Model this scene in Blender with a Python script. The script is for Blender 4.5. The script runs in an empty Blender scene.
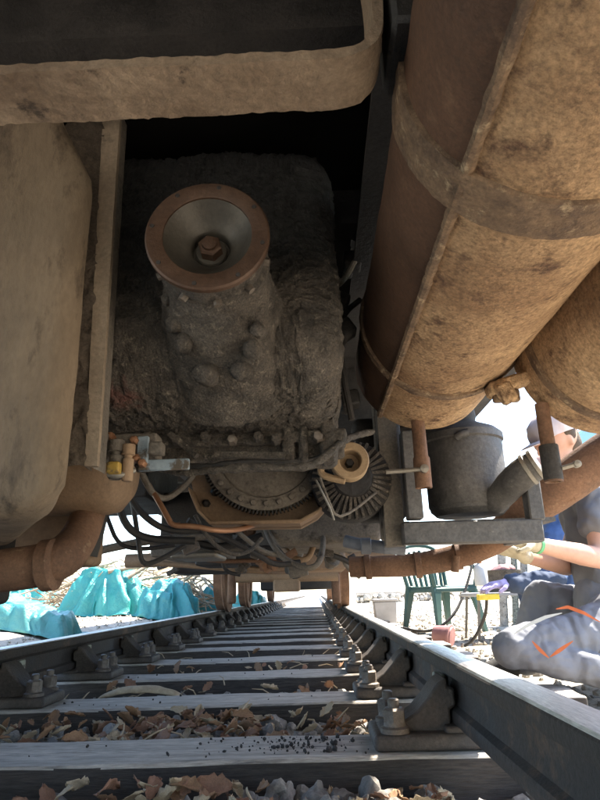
import bpy, math, random
from mathutils import Vector, Matrix, noise, Quaternion
R = math.radians
random.seed(7)
sc = bpy.context.scene
col = sc.collection

# ------------------------------------------------------------------ camera
CAM = Vector((0.415, 0.0, 0.347)); FPX = 600.0
PITCH, YAW, ROLL = R(17.9), R(1.0), R(1.8)
fw = Vector((-math.sin(YAW)*math.cos(PITCH), math.cos(YAW)*math.cos(PITCH), math.sin(PITCH)))
rt = fw.cross(Vector((0, 0, 1))).normalized(); up = rt.cross(fw)
rt, up = (math.cos(ROLL)*rt - math.sin(ROLL)*up), (math.cos(ROLL)*up + math.sin(ROLL)*rt)
cd = bpy.data.cameras.new('camera'); cam = bpy.data.objects.new('camera', cd); col.objects.link(cam)
cam.matrix_world = Matrix(((rt.x, up.x, -fw.x, CAM.x), (rt.y, up.y, -fw.y, CAM.y), (rt.z, up.z, -fw.z, CAM.z), (0, 0, 0, 1)))
cd.sensor_fit = 'VERTICAL'; cd.sensor_height = 24.0; cd.lens = 24.0*FPX/800.0
cd.clip_start = 0.02; cd.clip_end = 2000
sc.camera = cam

# ------------------------------------------------------------------ sky, sun, exposure
SUN_EL, SUN_AZ = R(54), R(62)          # azimuth from +Y towards +X
w = bpy.data.worlds.new('World'); sc.world = w; w.use_nodes = True
wn = w.node_tree.nodes; wn.clear()
wo = wn.new('ShaderNodeOutputWorld'); wb = wn.new('ShaderNodeBackground'); ws = wn.new('ShaderNodeTexSky')
ws.sky_type = 'NISHITA'; ws.sun_disc = False; ws.sun_elevation = SUN_EL; ws.sun_rotation = SUN_AZ
ws.dust_density = 1.0; ws.air_density = 1.0
wb.inputs['Strength'].default_value = 0.15
w.node_tree.links.new(ws.outputs[0], wb.inputs[0]); w.node_tree.links.new(wb.outputs[0], wo.inputs[0])
sl = bpy.data.lights.new('sun', 'SUN'); sl.energy = 5.0; sl.angle = R(0.5); sl.color = (1.0, 0.93, 0.82)
so = bpy.data.objects.new('sun', sl); col.objects.link(so)
sd = Vector((math.sin(SUN_AZ)*math.cos(SUN_EL), math.cos(SUN_AZ)*math.cos(SUN_EL), math.sin(SUN_EL)))
so.rotation_euler = sd.to_track_quat('Z', 'Y').to_euler(); so.location = sd*40
sc.view_settings.view_transform = 'Standard'; sc.view_settings.look = 'None'
sc.view_settings.exposure = 2.3; sc.view_settings.gamma = 1.0; sc.view_settings.use_curve_mapping = False
sc.cycles.max_bounces = 8; sc.cycles.diffuse_bounces = 5; sc.cycles.use_denoising = True

# ------------------------------------------------------------------ helpers
def at(px, py, Y=None, Z=None, X=None):
    """the world point behind a spot of the photograph on the plane y=Y, z=Z or x=X"""
    d = fw + rt*((px-300)/FPX) - up*((py-400)/FPX)
    if Y is not None: t = Y/d.y
    elif Z is not None: t = (Z-CAM.z)/d.z
    else: t = (X-CAM.x)/d.x
    return CAM + d*t

def tag(o, label=None, cat=None, group=None, kind=None):
    if label: o['label'] = label
    if cat: o['category'] = cat
    if group: o['group'] = group
    if kind: o['kind'] = kind
    return o

def empty(name, loc=(0, 0, 0), rz=0, **k):
    o = bpy.data.objects.new(name, None); col.objects.link(o)
    o.location = loc; o.rotation_euler = (0, 0, rz); o.empty_display_size = .1
    return tag(o, **k)

def world_of(o):
    m = Matrix.LocRotScale(o.location, o.rotation_euler, None)
    return world_of(o.parent) @ o.matrix_parent_inverse @ m if o.parent else m
def fit(o, parent):
    """parent o without moving it"""
    if parent is not None:
        o.parent = parent; o.matrix_parent_inverse = world_of(parent).inverted()

def rot_to(v):
    return Vector((0, 0, 1)).rotation_difference(Vector(v).normalized()).to_matrix().to_4x4()

class MB:
    def __init__(s): s.v = []; s.f = []
    def add(s, vs, fs, M=None):
        o = len(s.v)
        s.v += [tuple(M @ Vector(p)) if M is not None else tuple(p) for p in vs]
        s.f += [tuple(i+o for i in f) for f in fs]; return s
    def box(s, c, d, M=None, taper=1.0):
        x, y, z = d[0]/2, d[1]/2, d[2]/2; t = taper
        vs = [(-x, -y, -z), (x, -y, -z), (x, y, -z), (-x, y, -z), (-x*t, -y*t, z), (x*t, -y*t, z), (x*t, y*t, z), (-x*t, y*t, z)]
        T = Matrix.Translation(c) @ (M if M is not None else Matrix())
        return s.add(vs, [(0, 3, 2, 1), (4, 5, 6, 7), (0, 1, 5, 4), (1, 2, 6, 5), (2, 3, 7, 6), (3, 0, 4, 7)], T)
    def bar(s, a, b, w_, h_):
        a, b = Vector(a), Vector(b); d = b-a; L = d.length; d.normalize()
        x = d.cross(Vector((0, 0, 1)))
        if x.length < 1e-4: x = Vector((1, 0, 0))
        x.normalize(); z = x.cross(d)
        M = Matrix(((x.x, d.x, z.x, 0), (x.y, d.y, z.y, 0), (x.z, d.z, z.z, 0), (0, 0, 0, 1)))
        return s.box((a+b)/2, (w_, L, h_), M)
    def lathe(s, prof, c, axis=(0, 0, 1), n=32, spin=0.0, cap=True):
        """prof: list of (r, h) along axis from c"""
        T = Matrix.Translation(c) @ rot_to(axis); vs = []; fs = []
        for r, h in prof:
            for i in range(n):
                a = 2*math.pi*i/n+spin; vs.append((r*math.cos(a), r*math.sin(a), h))
        for j in range(len(prof)-1):
            for i in range(n):
                k = (i+1) % n; fs.append((j*n+i, j*n+k, (j+1)*n+k, (j+1)*n+i))
        if cap and prof[0][0] > 1e-5: fs.append(tuple(range(n-1, -1, -1)))
        if cap and prof[-1][0] > 1e-5: fs.append(tuple((len(prof)-1)*n+i for i in range(n)))
        return s.add(vs, fs, T)
    def tube(s, pts, r, n=10, smooth=0, cap=True):
        pts = [Vector(p) for p in pts]
        rs = list(r) if isinstance(r, (list, tuple)) else [r]*len(pts)
        for _ in range(smooth):
            q = [pts[0]]; rr = [rs[0]]
            for i in range(len(pts)-1):
                q += [pts[i].lerp(pts[i+1], .25), pts[i].lerp(pts[i+1], .75)]
                rr += [rs[i]*.75+rs[i+1]*.25, rs[i]*.25+rs[i+1]*.75]
            q.append(pts[-1]); rr.append(rs[-1]); pts, rs = q, rr
        vs = []; fs = []; nrm = None
        for i, p in enumerate(pts):
            d = (pts[min(i+1, len(pts)-1)]-pts[max(i-1, 0)]).normalized()
            if nrm is None:
                nrm = d.orthogonal().normalized()
            nrm = (nrm - d*nrm.dot(d)).normalized(); b = d.cross(nrm)
            for k in range(n):
                a = 2*math.pi*k/n; vs.append(p+(nrm*math.cos(a)+b*math.sin(a))*rs[i])
        for j in range(len(pts)-1):
            for k in range(n):
                m = (k+1) % n; fs.append((j*n+k, j*n+m, (j+1)*n+m, (j+1)*n+k))
        if cap:
            fs.append(tuple(range(n-1, -1, -1))); fs.append(tuple((len(pts)-1)*n+k for k in range(n)))
        return s.add(vs, fs)
    def prism(s, poly, a, b, M=None):
        """poly: 2D outline (counter-clockwise in x,y), extruded from z=a to z=b, then M"""
        n = len(poly)
        vs = [(x, y, a) for x, y in poly]+[(x, y, b) for x, y in poly]
        fs = [tuple(range(n-1, -1, -1)), tuple(range(n, 2*n))]+[(i, (i+1) % n, n+(i+1) % n, n+i) for i in range(n)]
        return s.add(vs, fs, M)
    def rbox(s, c, d, r, n=8, M=None, fn=None):
        """rounded box from a subdivided cube; n cells a side (n may be a triple)"""
        if isinstance(n, int): n = (n, n, n)
        h = [x/2 for x in d]; idx = {}; vs = []; fs = []
        def grid(k, ax):
            L = h[ax]; rr = min(r, L*.999); m = 4
            g = [-L+rr*(1-math.cos(math.pi/2*i/m)) for i in range(m)]
            mid = [-L+rr+(2*L-2*rr)*i/k for i in range(k+1)]
            return g+mid+[-x for x in reversed(g)]
        G = [grid(n[i], i) for i in range(3)]
        def vert(ijk):
            if ijk in idx: return idx[ijk]
            p = Vector([G[a][ijk[a]] for a in range(3)])
            q = Vector([max(-h[a]+min(r, h[a]*.999), min(h[a]-min(r, h[a]*.999), p[a])) for a in range(3)])
            dd = p-q
            if dd.length > 1e-9:
                p = q+dd.normalized()*r*1.0 if dd.length > 0 else p
            if fn: p = fn(p)
            idx[ijk] = len(vs); vs.append(p); return idx[ijk]
        for ax in range(3):
            u, v = (ax+1) % 3, (ax+2) % 3
            for side in (0, len(G[ax])-1):
                for i in range(len(G[u])-1):
                    for j in range(len(G[v])-1):
                        q = []
                        for (a, b) in ((i, j), (i+1, j), (i+1, j+1), (i, j+1)):
                            t = [0, 0, 0]; t[ax] = side; t[u] = a; t[v] = b; q.append(vert(tuple(t)))
                        fs.append(tuple(q if side else reversed(q)))
        T = Matrix.Translation(c) @ (M if M is not None else Matrix())
        return s.add(vs, fs, T)
    def rough(s, amp, scale, amp2=0, scale2=1, seed=0):
        o = Vector((seed*3.1, seed*1.7, seed*.9)); nv = []
        for p in s.v:
            p = Vector(p); d = noise.noise_vector(p*scale+o)*amp
            if amp2: d += noise.noise_vector(p*scale2+o)*amp2
            nv.append(tuple(p+d))
        s.v = nv; return s
    def build(s, name, mat, parent=None, smooth=True, bevel=0, angle=40, seg=1, **k):
        me = bpy.data.meshes.new(name); me.from_pydata(s.v, [], s.f); me.validate(); me.update()
        o = bpy.data.objects.new(name, me); col.objects.link(o)
        me.materials.append(mat)
        if smooth:
            me.polygons.foreach_set('use_smooth', [True]*len(me.polygons))
            me.set_sharp_from_angle(angle=R(angle))
        if bevel:
            b = o.modifiers.new('bevel', 'BEVEL'); b.width = bevel; b.segments = seg; b.limit_method = 'ANGLE'; b.angle_limit = R(35)
        fit(o, parent)
        return tag(o, **k)

# ------------------------------------------------------------------ materials
MATS = {}
def mat(name, c1, c2, scale=6.0, rough=(.7, .95), bump=.3, bscale=40.0, metal=0.0, spots=None, spot_scale=8.0, spot_lo=.55, spot_hi=.68,
        stretch=(1, 1, 1), detail=8.0, bdist=.01, fine=None, coord='Object', spec=.4, sub=0.0):
    m = bpy.data.materials.new(name); m.use_nodes = True; MATS[name] = m
    nt = m.node_tree; N = nt.nodes; L = nt.links; N.clear()
    out = N.new('ShaderNodeOutputMaterial'); b = N.new('ShaderNodeBsdfPrincipled'); L.new(b.outputs[0], out.inputs[0])
    tc = N.new('ShaderNodeTexCoord'); mp = N.new('ShaderNodeMapping'); L.new(tc.outputs[coord], mp.inputs[0]); mp.inputs['Scale'].default_value = stretch
    def nz(sc_, det, rg=.6):
        t = N.new('ShaderNodeTexNoise'); t.inputs['Scale'].default_value = sc_; t.inputs['Detail'].default_value = det; t.inputs['Roughness'].default_value = rg
        L.new(mp.outputs[0], t.inputs['Vector']); return t
    n1 = nz(scale, detail, .65)
    cr = N.new('ShaderNodeValToRGB'); L.new(n1.outputs[0], cr.inputs[0])
    cr.color_ramp.elements[0].position = .32; cr.color_ramp.elements[0].color = (*c1, 1)
    cr.color_ramp.elements[1].position = .68; cr.color_ramp.elements[1].color = (*c2, 1)
    colr = cr.outputs[0]
    if spots:
        n2 = nz(spot_scale, 7, .7); r2 = N.new('ShaderNodeValToRGB'); L.new(n2.outputs[0], r2.inputs[0])
        r2.color_ramp.elements[0].position = spot_lo; r2.color_ramp.elements[1].position = spot_hi
        mx = N.new('ShaderNodeMix'); mx.data_type = 'RGBA'; L.new(r2.outputs[0], mx.inputs[0]); L.new(colr, mx.inputs[6]); mx.inputs[7].default_value = (*spots, 1)
        colr = mx.outputs[2]
    if fine:
        n4 = nz(bscale*2.2, 4, .7); mr = N.new('ShaderNodeMapRange'); L.new(n4.outputs[0], mr.inputs[0])
        mr.inputs[1].default_value = .3; mr.inputs[2].default_value = .7; mr.inputs[3].default_value = 1-fine; mr.inputs[4].default_value = 1+fine
        vm = N.new('ShaderNodeVectorMath'); vm.operation = 'SCALE'; L.new(colr, vm.inputs[0]); L.new(mr.outputs[0], vm.inputs['Scale'])
        colr = vm.outputs[0]
    L.new(colr, b.inputs['Base Color'])
    n3 = nz(bscale, 9, .68)
    rr = N.new('ShaderNodeMapRange'); L.new(n1.outputs[0], rr.inputs[0]); rr.inputs[1].default_value = .3; rr.inputs[2].default_value = .7
    rr.inputs[3].default_value = rough[0]; rr.inputs[4].default_value = rough[1]; L.new(rr.outputs[0], b.inputs['Roughness'])
    b.inputs['Metallic'].default_value = metal; b.inputs['Specular IOR Level'].default_value = spec
    if bump:
        bp = N.new('ShaderNodeBump'); bp.inputs['Strength'].default_value = bump; bp.inputs['Distance'].default_value = bdist
        ad = N.new('ShaderNodeMath'); ad.operation = 'ADD'; L.new(n3.outputs[0], ad.inputs[0]); L.new(n1.outputs[0], ad.inputs[1])
        L.new(ad.outputs[0], bp.inputs['Height']); L.new(bp.outputs[0], b.inputs['Normal'])
    return m

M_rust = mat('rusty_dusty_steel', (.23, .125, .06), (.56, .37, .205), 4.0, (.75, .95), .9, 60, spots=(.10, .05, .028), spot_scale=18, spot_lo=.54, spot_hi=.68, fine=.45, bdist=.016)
M_rustbrn = mat('darker_brown_rust', (.05, .025, .014), (.11, .055, .03), 4.0, (.55, .8), .35, 60, spots=(.19, .11, .06), spot_scale=12, spot_lo=.6, spot_hi=.8, fine=.25)
M_rustdk = mat('dark_rust', (.09, .045, .025), (.22, .12, .07), 6.0, (.7, .9), .5, 60, spots=(.30, .2, .12), spot_scale=20, spot_lo=.6, spot_hi=.75, fine=.25)
M_strap = mat('rusty_strap', (.09, .055, .036), (.28, .18, .105), 18.0, (.7, .9), 1.0, 80, spots=(.42, .31, .19), spot_scale=34, spot_lo=.56, spot_hi=.66, fine=.3)
M_dust = mat('dusty_tank_paint', (.12, .086, .055), (.235, .172, .113), 3.0, (.75, .95), .55, 32, spots=(.055, .039, .026), spot_scale=8, spot_lo=.52, spot_hi=.66, stretch=(1.6, 1.6, .6), fine=.12)
M_tan = mat('dusty_strip', (.17, .125, .085), (.28, .215, .15), 5.0, (.8, .95), .5, 50, spots=(.08, .06, .042), spot_scale=16, spot_lo=.58, spot_hi=.72, fine=.2)
M_crust = mat('mud_crust', (.06, .045, .032), (.14, .105, .075), 9.0, (.85, .97), 1.0, 60, fine=.35, bdist=.02)
M_beam = mat('dusty_strap_bar', (.17, .115, .075), (.32, .235, .16), 9.0, (.8, .95), .8, 45, spots=(.06, .042, .03), spot_scale=22, spot_lo=.6, spot_hi=.7, fine=.25, bdist=.015)
M_grime = mat('oily_grime', (.045, .038, .031), (.15, .122, .095), 22.0, (.42, .8), 1.0, 120, spots=(.30, .25, .19), spot_scale=55, spot_lo=.56, spot_hi=.72, fine=.6, bdist=.02, spec=.5)
M_flange = mat('worn_flange_steel', (.05, .027, .017), (.105, .06, .038), 10.0, (.38, .6), .25, 70, fine=.2, metal=.3)
M_bowl = mat('oily_turned_steel', (.045, .039, .032), (.10, .088, .07), 7.0, (.35, .55), .15, 60, fine=.15, metal=.4)
M_steel = mat('bare_grey_steel', (.16, .145, .12), (.30, .27, .225), 8.0, (.35, .6), .2, 60, fine=.15, metal=.5)
M_black = mat('sooty_black', (.014, .0125, .0115), (.042, .036, .032), 8.0, (.5, .85), .5, 60, fine=.3)
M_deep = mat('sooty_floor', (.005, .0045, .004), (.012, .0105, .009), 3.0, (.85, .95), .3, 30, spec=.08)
M_greyg = mat('grey_dusty_casting', (.09, .075, .06), (.20, .17, .135), 7.0, (.6, .9), .6, 60, spots=(.04, .032, .026), spot_scale=16, spot_lo=.55, spot_hi=.7, fine=.3)
M_brownp = mat('brown_primer', (.17, .105, .06), (.29, .195, .12), 4.0, (.55, .85), .25, 45, spots=(.08, .055, .04), spot_scale=9, spot_lo=.58, spot_hi=.75, fine=.15)
M_canis = mat('black_ribbed_canister_paint', (.045, .042, .04), (.13, .12, .11), 6.0, (.4, .7), .35, 50, spots=(.22, .2, .17), spot_scale=24, spot_lo=.62, spot_hi=.75, fine=.3)
M_brass = mat('yellow_brass_paint', (.28, .17, .03), (.5, .33, .07), 18.0, (.4, .7), .4, 70, spots=(.10, .07, .04), spot_scale=30, spot_lo=.52, spot_hi=.62)
M_blue = mat('blue_grey_plate', (.15, .19, .22), (.30, .36, .40), 18.0, (.4, .7), .3, 60, spots=(.09, .07, .05), spot_scale=25, spot_lo=.52, spot_hi=.6)
M_red = mat('faded_red_paint', (.13, .055, .042), (.26, .125, .10), 20.0, (.7, .9), 1.0, 90, spots=(.08, .065, .05), spot_scale=35, spot_lo=.48, spot_hi=.6, fine=.3)
M_copper = mat('copper_pipe', (.22, .10, .05), (.38, .2, .11), 10, (.35, .6), .2, 60, metal=.4)
M_rubber = mat('black_rubber', (.018, .017, .016), (.05, .045, .04), 12, (.5, .8), .3, 60)
M_coup = mat('blue_grey_coupling', (.10, .11, .13), (.2, .21, .23), 12, (.4, .7), .3, 60)
M_pulley = mat('tan_pulley', (.27, .18, .10), (.42, .3, .18), 12, (.5, .8), .25, 60, fine=.15)
M_railside = mat('rail_side_rust', (.02, .017, .016), (.05, .039, .032), 7, (.6, .85), .45, 60, spots=(.15, .088, .05), spot_scale=5, spot_lo=.54, spot_hi=.72, fine=.35)
M_railtop = mat('worn_rail_head', (.40, .37, .33), (.62, .59, .54), 12, (.28, .45), .25, 70, spots=(.16, .11, .075), spot_scale=9, spot_lo=.52, spot_hi=.68, metal=.6, stretch=(2.5, .2, 1), fine=.3)
M_chair = mat('iron_rail_chair', (.04, .034, .03), (.10, .08, .065), 10, (.45, .75), .5, 60, fine=.3)
M_bolt = mat('greasy_bolt', (.075, .06, .048), (.17, .14, .112), 16, (.35, .6), .3, 70, metal=.3, fine=.25)
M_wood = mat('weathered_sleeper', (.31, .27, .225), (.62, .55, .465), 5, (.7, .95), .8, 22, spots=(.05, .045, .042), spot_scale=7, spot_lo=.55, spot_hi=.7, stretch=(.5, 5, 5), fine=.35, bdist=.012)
M_woodshade = mat('shaded_sleeper_side', (.035, .029, .025), (.09, .073, .06), 5, (.7, .95), .8, 22, stretch=(.5, 5, 5), fine=.35, bdist=.012)
M_key = mat('pale_key_wood', (.25, .25, .20), (.42, .42, .34), 20, (.6, .9), .4, 40, stretch=(3, .6, 3), spots=(.08, .07, .06), spot_scale=22, spot_lo=.5, spot_hi=.6)
M_ground = mat('pale_ballast_dust', (.38, .33, .255), (.60, .54, .44), 2.0, (.85, .95), .8, 25, spots=(.12, .11, .09), spot_scale=5, spot_lo=.55, spot_hi=.7, fine=.3, bdist=.03)
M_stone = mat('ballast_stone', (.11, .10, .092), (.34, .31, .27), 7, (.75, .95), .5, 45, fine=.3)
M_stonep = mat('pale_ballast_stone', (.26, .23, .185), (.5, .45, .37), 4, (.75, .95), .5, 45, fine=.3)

# casing paint: grime, blackened higher up to paint the shade in, a rubbed patch of red paint at one lower corner
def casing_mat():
    m_ = M_grime.copy(); m_.name = 'grimy_shaded_casing'; nt = m_.node_tree; N = nt.nodes; L = nt.links
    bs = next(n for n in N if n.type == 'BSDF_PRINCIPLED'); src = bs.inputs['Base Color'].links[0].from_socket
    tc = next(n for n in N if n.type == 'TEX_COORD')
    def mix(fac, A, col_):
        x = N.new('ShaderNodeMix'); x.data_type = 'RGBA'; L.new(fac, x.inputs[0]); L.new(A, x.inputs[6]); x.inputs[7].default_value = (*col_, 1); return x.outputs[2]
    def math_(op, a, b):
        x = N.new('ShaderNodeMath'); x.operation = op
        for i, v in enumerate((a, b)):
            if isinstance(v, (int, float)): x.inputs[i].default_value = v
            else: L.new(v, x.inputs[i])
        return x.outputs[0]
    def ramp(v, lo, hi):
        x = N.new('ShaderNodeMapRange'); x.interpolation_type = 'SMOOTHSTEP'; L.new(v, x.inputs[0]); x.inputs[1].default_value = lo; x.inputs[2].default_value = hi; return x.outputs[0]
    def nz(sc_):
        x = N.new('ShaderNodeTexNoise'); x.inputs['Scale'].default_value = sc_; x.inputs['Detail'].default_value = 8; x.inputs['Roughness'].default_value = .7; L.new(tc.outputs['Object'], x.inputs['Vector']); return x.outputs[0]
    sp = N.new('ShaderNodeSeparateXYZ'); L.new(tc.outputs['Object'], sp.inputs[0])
    top_shade = ramp(math_('ADD', sp.outputs['Z'], math_('MULTIPLY', nz(9), .55)), 1.08, 1.32)
    c = mix(top_shade, src, (.012, .011, .010))
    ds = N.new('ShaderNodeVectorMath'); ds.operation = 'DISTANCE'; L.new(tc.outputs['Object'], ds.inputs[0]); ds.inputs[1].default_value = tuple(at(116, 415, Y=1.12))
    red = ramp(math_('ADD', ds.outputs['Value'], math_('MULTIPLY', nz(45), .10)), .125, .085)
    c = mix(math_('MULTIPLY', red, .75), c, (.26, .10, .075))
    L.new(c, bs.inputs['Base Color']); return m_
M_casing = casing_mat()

# ------------------------------------------------------------------ ground
def gz(x, y):
    """ground height: ballast bed under the track, dirt to the right, a slightly raised yard to the left"""
    def ss(a, b, t):
        t = max(0, min(1, (t-a)/(b-a))); return t*t*(3-2*t)
    z = -.085
    if x > 0: z += .03*ss(1.2, 1.9, x)
    else: z += .185*ss(1.5, 2.6, -x)
    z += .25*ss(14, 60, abs(x))
    return z
def axis_vals(lims):
    out = []
    for a, b, st in lims:
        n = max(1, round((b-a)/st)); out += [a+(b-a)*i/n for i in range(n)]
    return out+[lims[-1][1]]
gx = axis_vals([(-300, -40, 40), (-40, -8, 3), (-8, -1.4, .14), (-1.4, 1.4, .07), (1.4, 8, .14), (8, 40, 3), (40, 300, 40)])
gy = axis_vals([(-200, -10, 30), (-10, 0, 1), (0, 6, .09), (6, 24, .3), (24, 80, 5), (80, 500, 60)])
m = MB()
for y in gy:
    for x in gx:
        n_ = noise.noise(Vector((x*2.3, y*2.3, 0)))*.012+noise.noise(Vector((x*9, y*9, 4)))*.008 if abs(x) < 10 and -1 < y < 26 else 0
        m.v.append((x, y, gz(x, y)+n_))
nx = len(gx)
m.f = [(j*nx+i, j*nx+i+1, (j+1)*nx+i+1, (j+1)*nx+i) for j in range(len(gy)-1) for i in range(nx-1)]
m.build('ground', M_ground, kind='structure', label='pale dusty ballast and dirt beside the track')

# ------------------------------------------------------------------ track: two rails, sleepers with chairs
RAILTOP = .19; GAUGE = .7175
half = [(.0095, .055), (.0095, .095), (.016, .104), (.033, .108), (.035, .114), (.035, .136), (.030, .1425), (.018, .145), (0, .1455)]
foot = [(0, 0), (.024, 0), (.029, .004), (.030, .022), (.027, .030), (.014, .038), (.0095, .055)]
prof = foot+half[1:]
outline = prof+[(-x, z) for x, z in reversed(prof[1:-1])]
def rail(x0, label):
    root = empty('rail', (x0, 0, .045), label=label, cat='rail', group='running rails of the track')
    n = len(outline); ys = axis_vals([(-3, 0, .5), (0, 8, .25), (8, 60, 4)])
    mm = MB()
    for y in ys:
        for (x, z) in outline:
            mm.v.append((x0+x, y, .045+z))
    for j in range(len(ys)-1):
        for i in range(n):
            k = (i+1) % n; mm.f.append((j*n+i, (j+1)*n+i, (j+1)*n+k, j*n+k))
    mm.f.append(tuple(range(n))); mm.f.append(tuple((len(ys)-1)*n+i for i in range(n-1, -1, -1)))
    mm.f = [tuple(reversed(f)) for f in mm.f]
    mm.build('rail_web', M_railside, root, angle=35)
    t = MB()
    tops = [(-.033, .1385), (-.0295, .1437), (-.018, .1462), (0, .1468), (.018, .1462), (.0295, .1437), (.033, .1385)]
    for y in ys:
        for (x, z) in tops: t.v.append((x0+x, y, .045+z))
    k_ = len(tops)
    t.f = [(j*k_+i, j*k_+i+1, (j+1)*k_+i+1, (j+1)*k_+i) for j in range(len(ys)-1) for i in range(k_-1)]
    t.build('running_surface', M_railtop, root)
rail(GAUGE+.035, 'dark steel rail with bright worn head passing the kneeling man')
rail(-GAUGE-.035, 'dark steel rail running past the teal tarpaulins')

# one sleeper with two chairs, then copies
S0, SP, NS = 1.63, .71, 26
sleeper_labels = ['nearest grey timber sleeper, wide across the bottom of the picture', 'second grey timber sleeper, behind the strip of dry leaves',
                  'third grey timber sleeper counted from the camera', 'fourth grey timber sleeper counted from the camera', 'fifth grey timber sleeper counted from the camera',
                  'sixth grey timber sleeper counted from the camera', 'seventh grey timber sleeper counted from the camera']
def sleeper_mesh(seed):
    mm = MB(); mm.rbox((0, 0, -.066), (2.6, .25, .132), .012, (170, 6, 3))
    q = []
    for p in mm.v:
        p = Vector(p); d = noise.noise_vector(Vector((p.x*1.5+seed*7, p.y*14, p.z*14)))*.006+noise.noise_vector(Vector((p.x*6+seed, p.y*40, p.z*40)))*.0025
        if p.z > -.03: d.z += -.004*abs(noise.noise(Vector((p.x*.8, p.y*60+seed, 0))))
        q.append(tuple(p+d))
    mm.v = q; return mm
def chair_part(sx, parent):
    """cast chair in the sleeper's own frame; sx: side of the track"""
    X = sx*(GAUGE+.035)
    def P(dx, y, z): return (X-sx*dx, y, z)         # dx: towards the track centre
    mm = MB()
    mm.rbox(P(.02, 0, .018), (.40, .19, .036), .012, (6, 4, 1))
    mm.rbox(P(0, 0, .034), (.11, .17, .03), .008, 2)
    prof2 = [(.21, .03), (.19, .045), (.15, .055), (.115, .075), (.085, .105), (.06, .135), (.0365, .148), (.0365, .128), (.02, .125), (.02, .085), (.035, .078), (.035, .03)]
    M = Matrix(((-sx, 0, 0, X), (0, 0, 1, 0), (0, 1, 0, 0), (0, 0, 0, 1)))
    def slab(pr, a, b):
        if sx > 0: mm.prism(pr, a, b, M)
        else: mm.prism(list(reversed(pr)), a, b, M)
    slab([(x, z) for x, z in prof2], -.055, .055)
    slab([(-x, z) for x, z in reversed([(.20, .03), (.16, .05), (.11, .085), (.09, .13), (.075, .14), (.072, .03)])], -.05, .05)
    ch = mm.build('rail_chair', M_chair, parent, bevel=.006, seg=2)
    for yy in (-.062, .062):
        b = MB(); b.lathe([(.034, .036), (.034, .046), (.026, .05), (.024, .062)], P(.168, yy, 0), n=20)
        b.lathe([(.027, .058), (.027, .083), (.022, .088)], P(.168, yy, 0), n=6, spin=random.random())
        b.lathe([(.0135, .086), (.0135, .104), (.010, .107)], P(.168, yy, 0), n=12)
        b.build('bolt', M_bolt, ch, angle=35)
    k = MB(); k.rbox(P(-.045, .01, .115), (.042, .21, .06), .008, 2); k.build('key', M_key, ch)
    k = MB(); k.rbox(P(.026, .105, .108), (.022, .075, .062), .006, 2); k.build('key', M_key, ch)
    return ch
root0 = empty('railway_sleeper', (0, S0, 0))
tree0 = [sleeper_mesh(0)]
base_meshes = [sleeper_mesh(s) for s in range(5)]
o0 = None
root0.location = (0, 0, 0)
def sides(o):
    o.data.materials.append(M_woodshade)
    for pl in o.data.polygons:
        if pl.normal.z < .45: pl.material_index = 1  # shade on the side faces painted with a darker copy of the wood
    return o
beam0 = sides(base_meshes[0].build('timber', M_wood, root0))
chairs0 = [chair_part(s, root0) for s in (1, -1)]
alts = [beam0.data]
for s in range(1, 5):
    t_ = sides(base_meshes[s].build('timber', M_wood)); alts.append(t_.data); bpy.data.objects.remove(t_)
def copy_tree(o, parent=None):
    c = o.copy(); col.objects.link(c); c.parent = parent
    for ch in list(o.children): copy_tree(ch, c)
    return c
sleepers = [root0]
for k in range(1, NS): sleepers.append(copy_tree(root0))
for k, o in enumerate(sleepers):
    o.location = (random.uniform(-.03, .03)*0, S0+SP*k, random.uniform(-.003, .003)); 
    o['label'] = sleeper_labels[k] if k < len(sleeper_labels) else 'dark timber sleeper in the distant run of track beneath the vehicle'
    o['category'] = 'sleeper'; o['group'] = 'timber sleepers of the track'
    for ch in o.children:
        if ch.name.startswith('timber'): ch.data = alts[k % 5]

# ballast stones
ICO = None
def ico_base():
    import bmesh
    b = bmesh.new(); bmesh.ops.create_icosphere(b, subdivisions=1, radius=1)
    vs = [v.co.copy() for v in b.verts]; fs = [tuple(v.index for v in f.verts) for f in b.faces]; b.free(); return vs, fs
IV, IF = ico_base()
def ico_fine():
    import bmesh
    b = bmesh.new(); bmesh.ops.create_icosphere(b, subdivisions=3, radius=1)
    vs = [v.co.copy() for v in b.verts]; fs = [tuple(v.index for v in f.verts) for f in b.faces]; b.free(); return vs, fs
FV, FF = ico_fine()
def stones(mm, x, y, z, r, rnd, fine=False):
    S = Matrix.Diagonal((r*rnd.uniform(.7, 1.3), r*rnd.uniform(.7, 1.2), r*rnd.uniform(.5, .9), 1))
    Q = Quaternion((rnd.uniform(-1, 1), rnd.uniform(-1, 1), rnd.uniform(-1, 1), rnd.uniform(-1, 1))).normalized().to_matrix().to_4x4()
    o = rnd.random()*50
    T = Matrix.Translation((x, y, z)) @ Q @ S
    O = Vector((o, o, o))
    if fine: mm.add([p*(1+.5*noise.noise(p*1.1+O)-.30*abs(noise.noise(p*2.1+O))+.06*noise.noise(p*6+O)) for p in FV], FF, T)
    else: mm.add([p*(1+.45*noise.noise(p*1.1+O)) for p in IV], IF, T)
rnd = random.Random(3)
mm = MB()
for k in range(-1, 14):
    ya, yb = S0+SP*k+.13, S0+SP*(k+1)-.13
    cnt = 420 if k < 2 else 160
    for _ in range(cnt):
        x = rnd.uniform(-1.5, 1.5); y = rnd.uniform(ya, yb); stones(mm, x, y, -.085+rnd.uniform(-.01, .018), rnd.uniform(.012, .032), rnd)
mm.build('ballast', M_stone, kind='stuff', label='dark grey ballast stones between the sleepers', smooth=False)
mm = MB()
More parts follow.
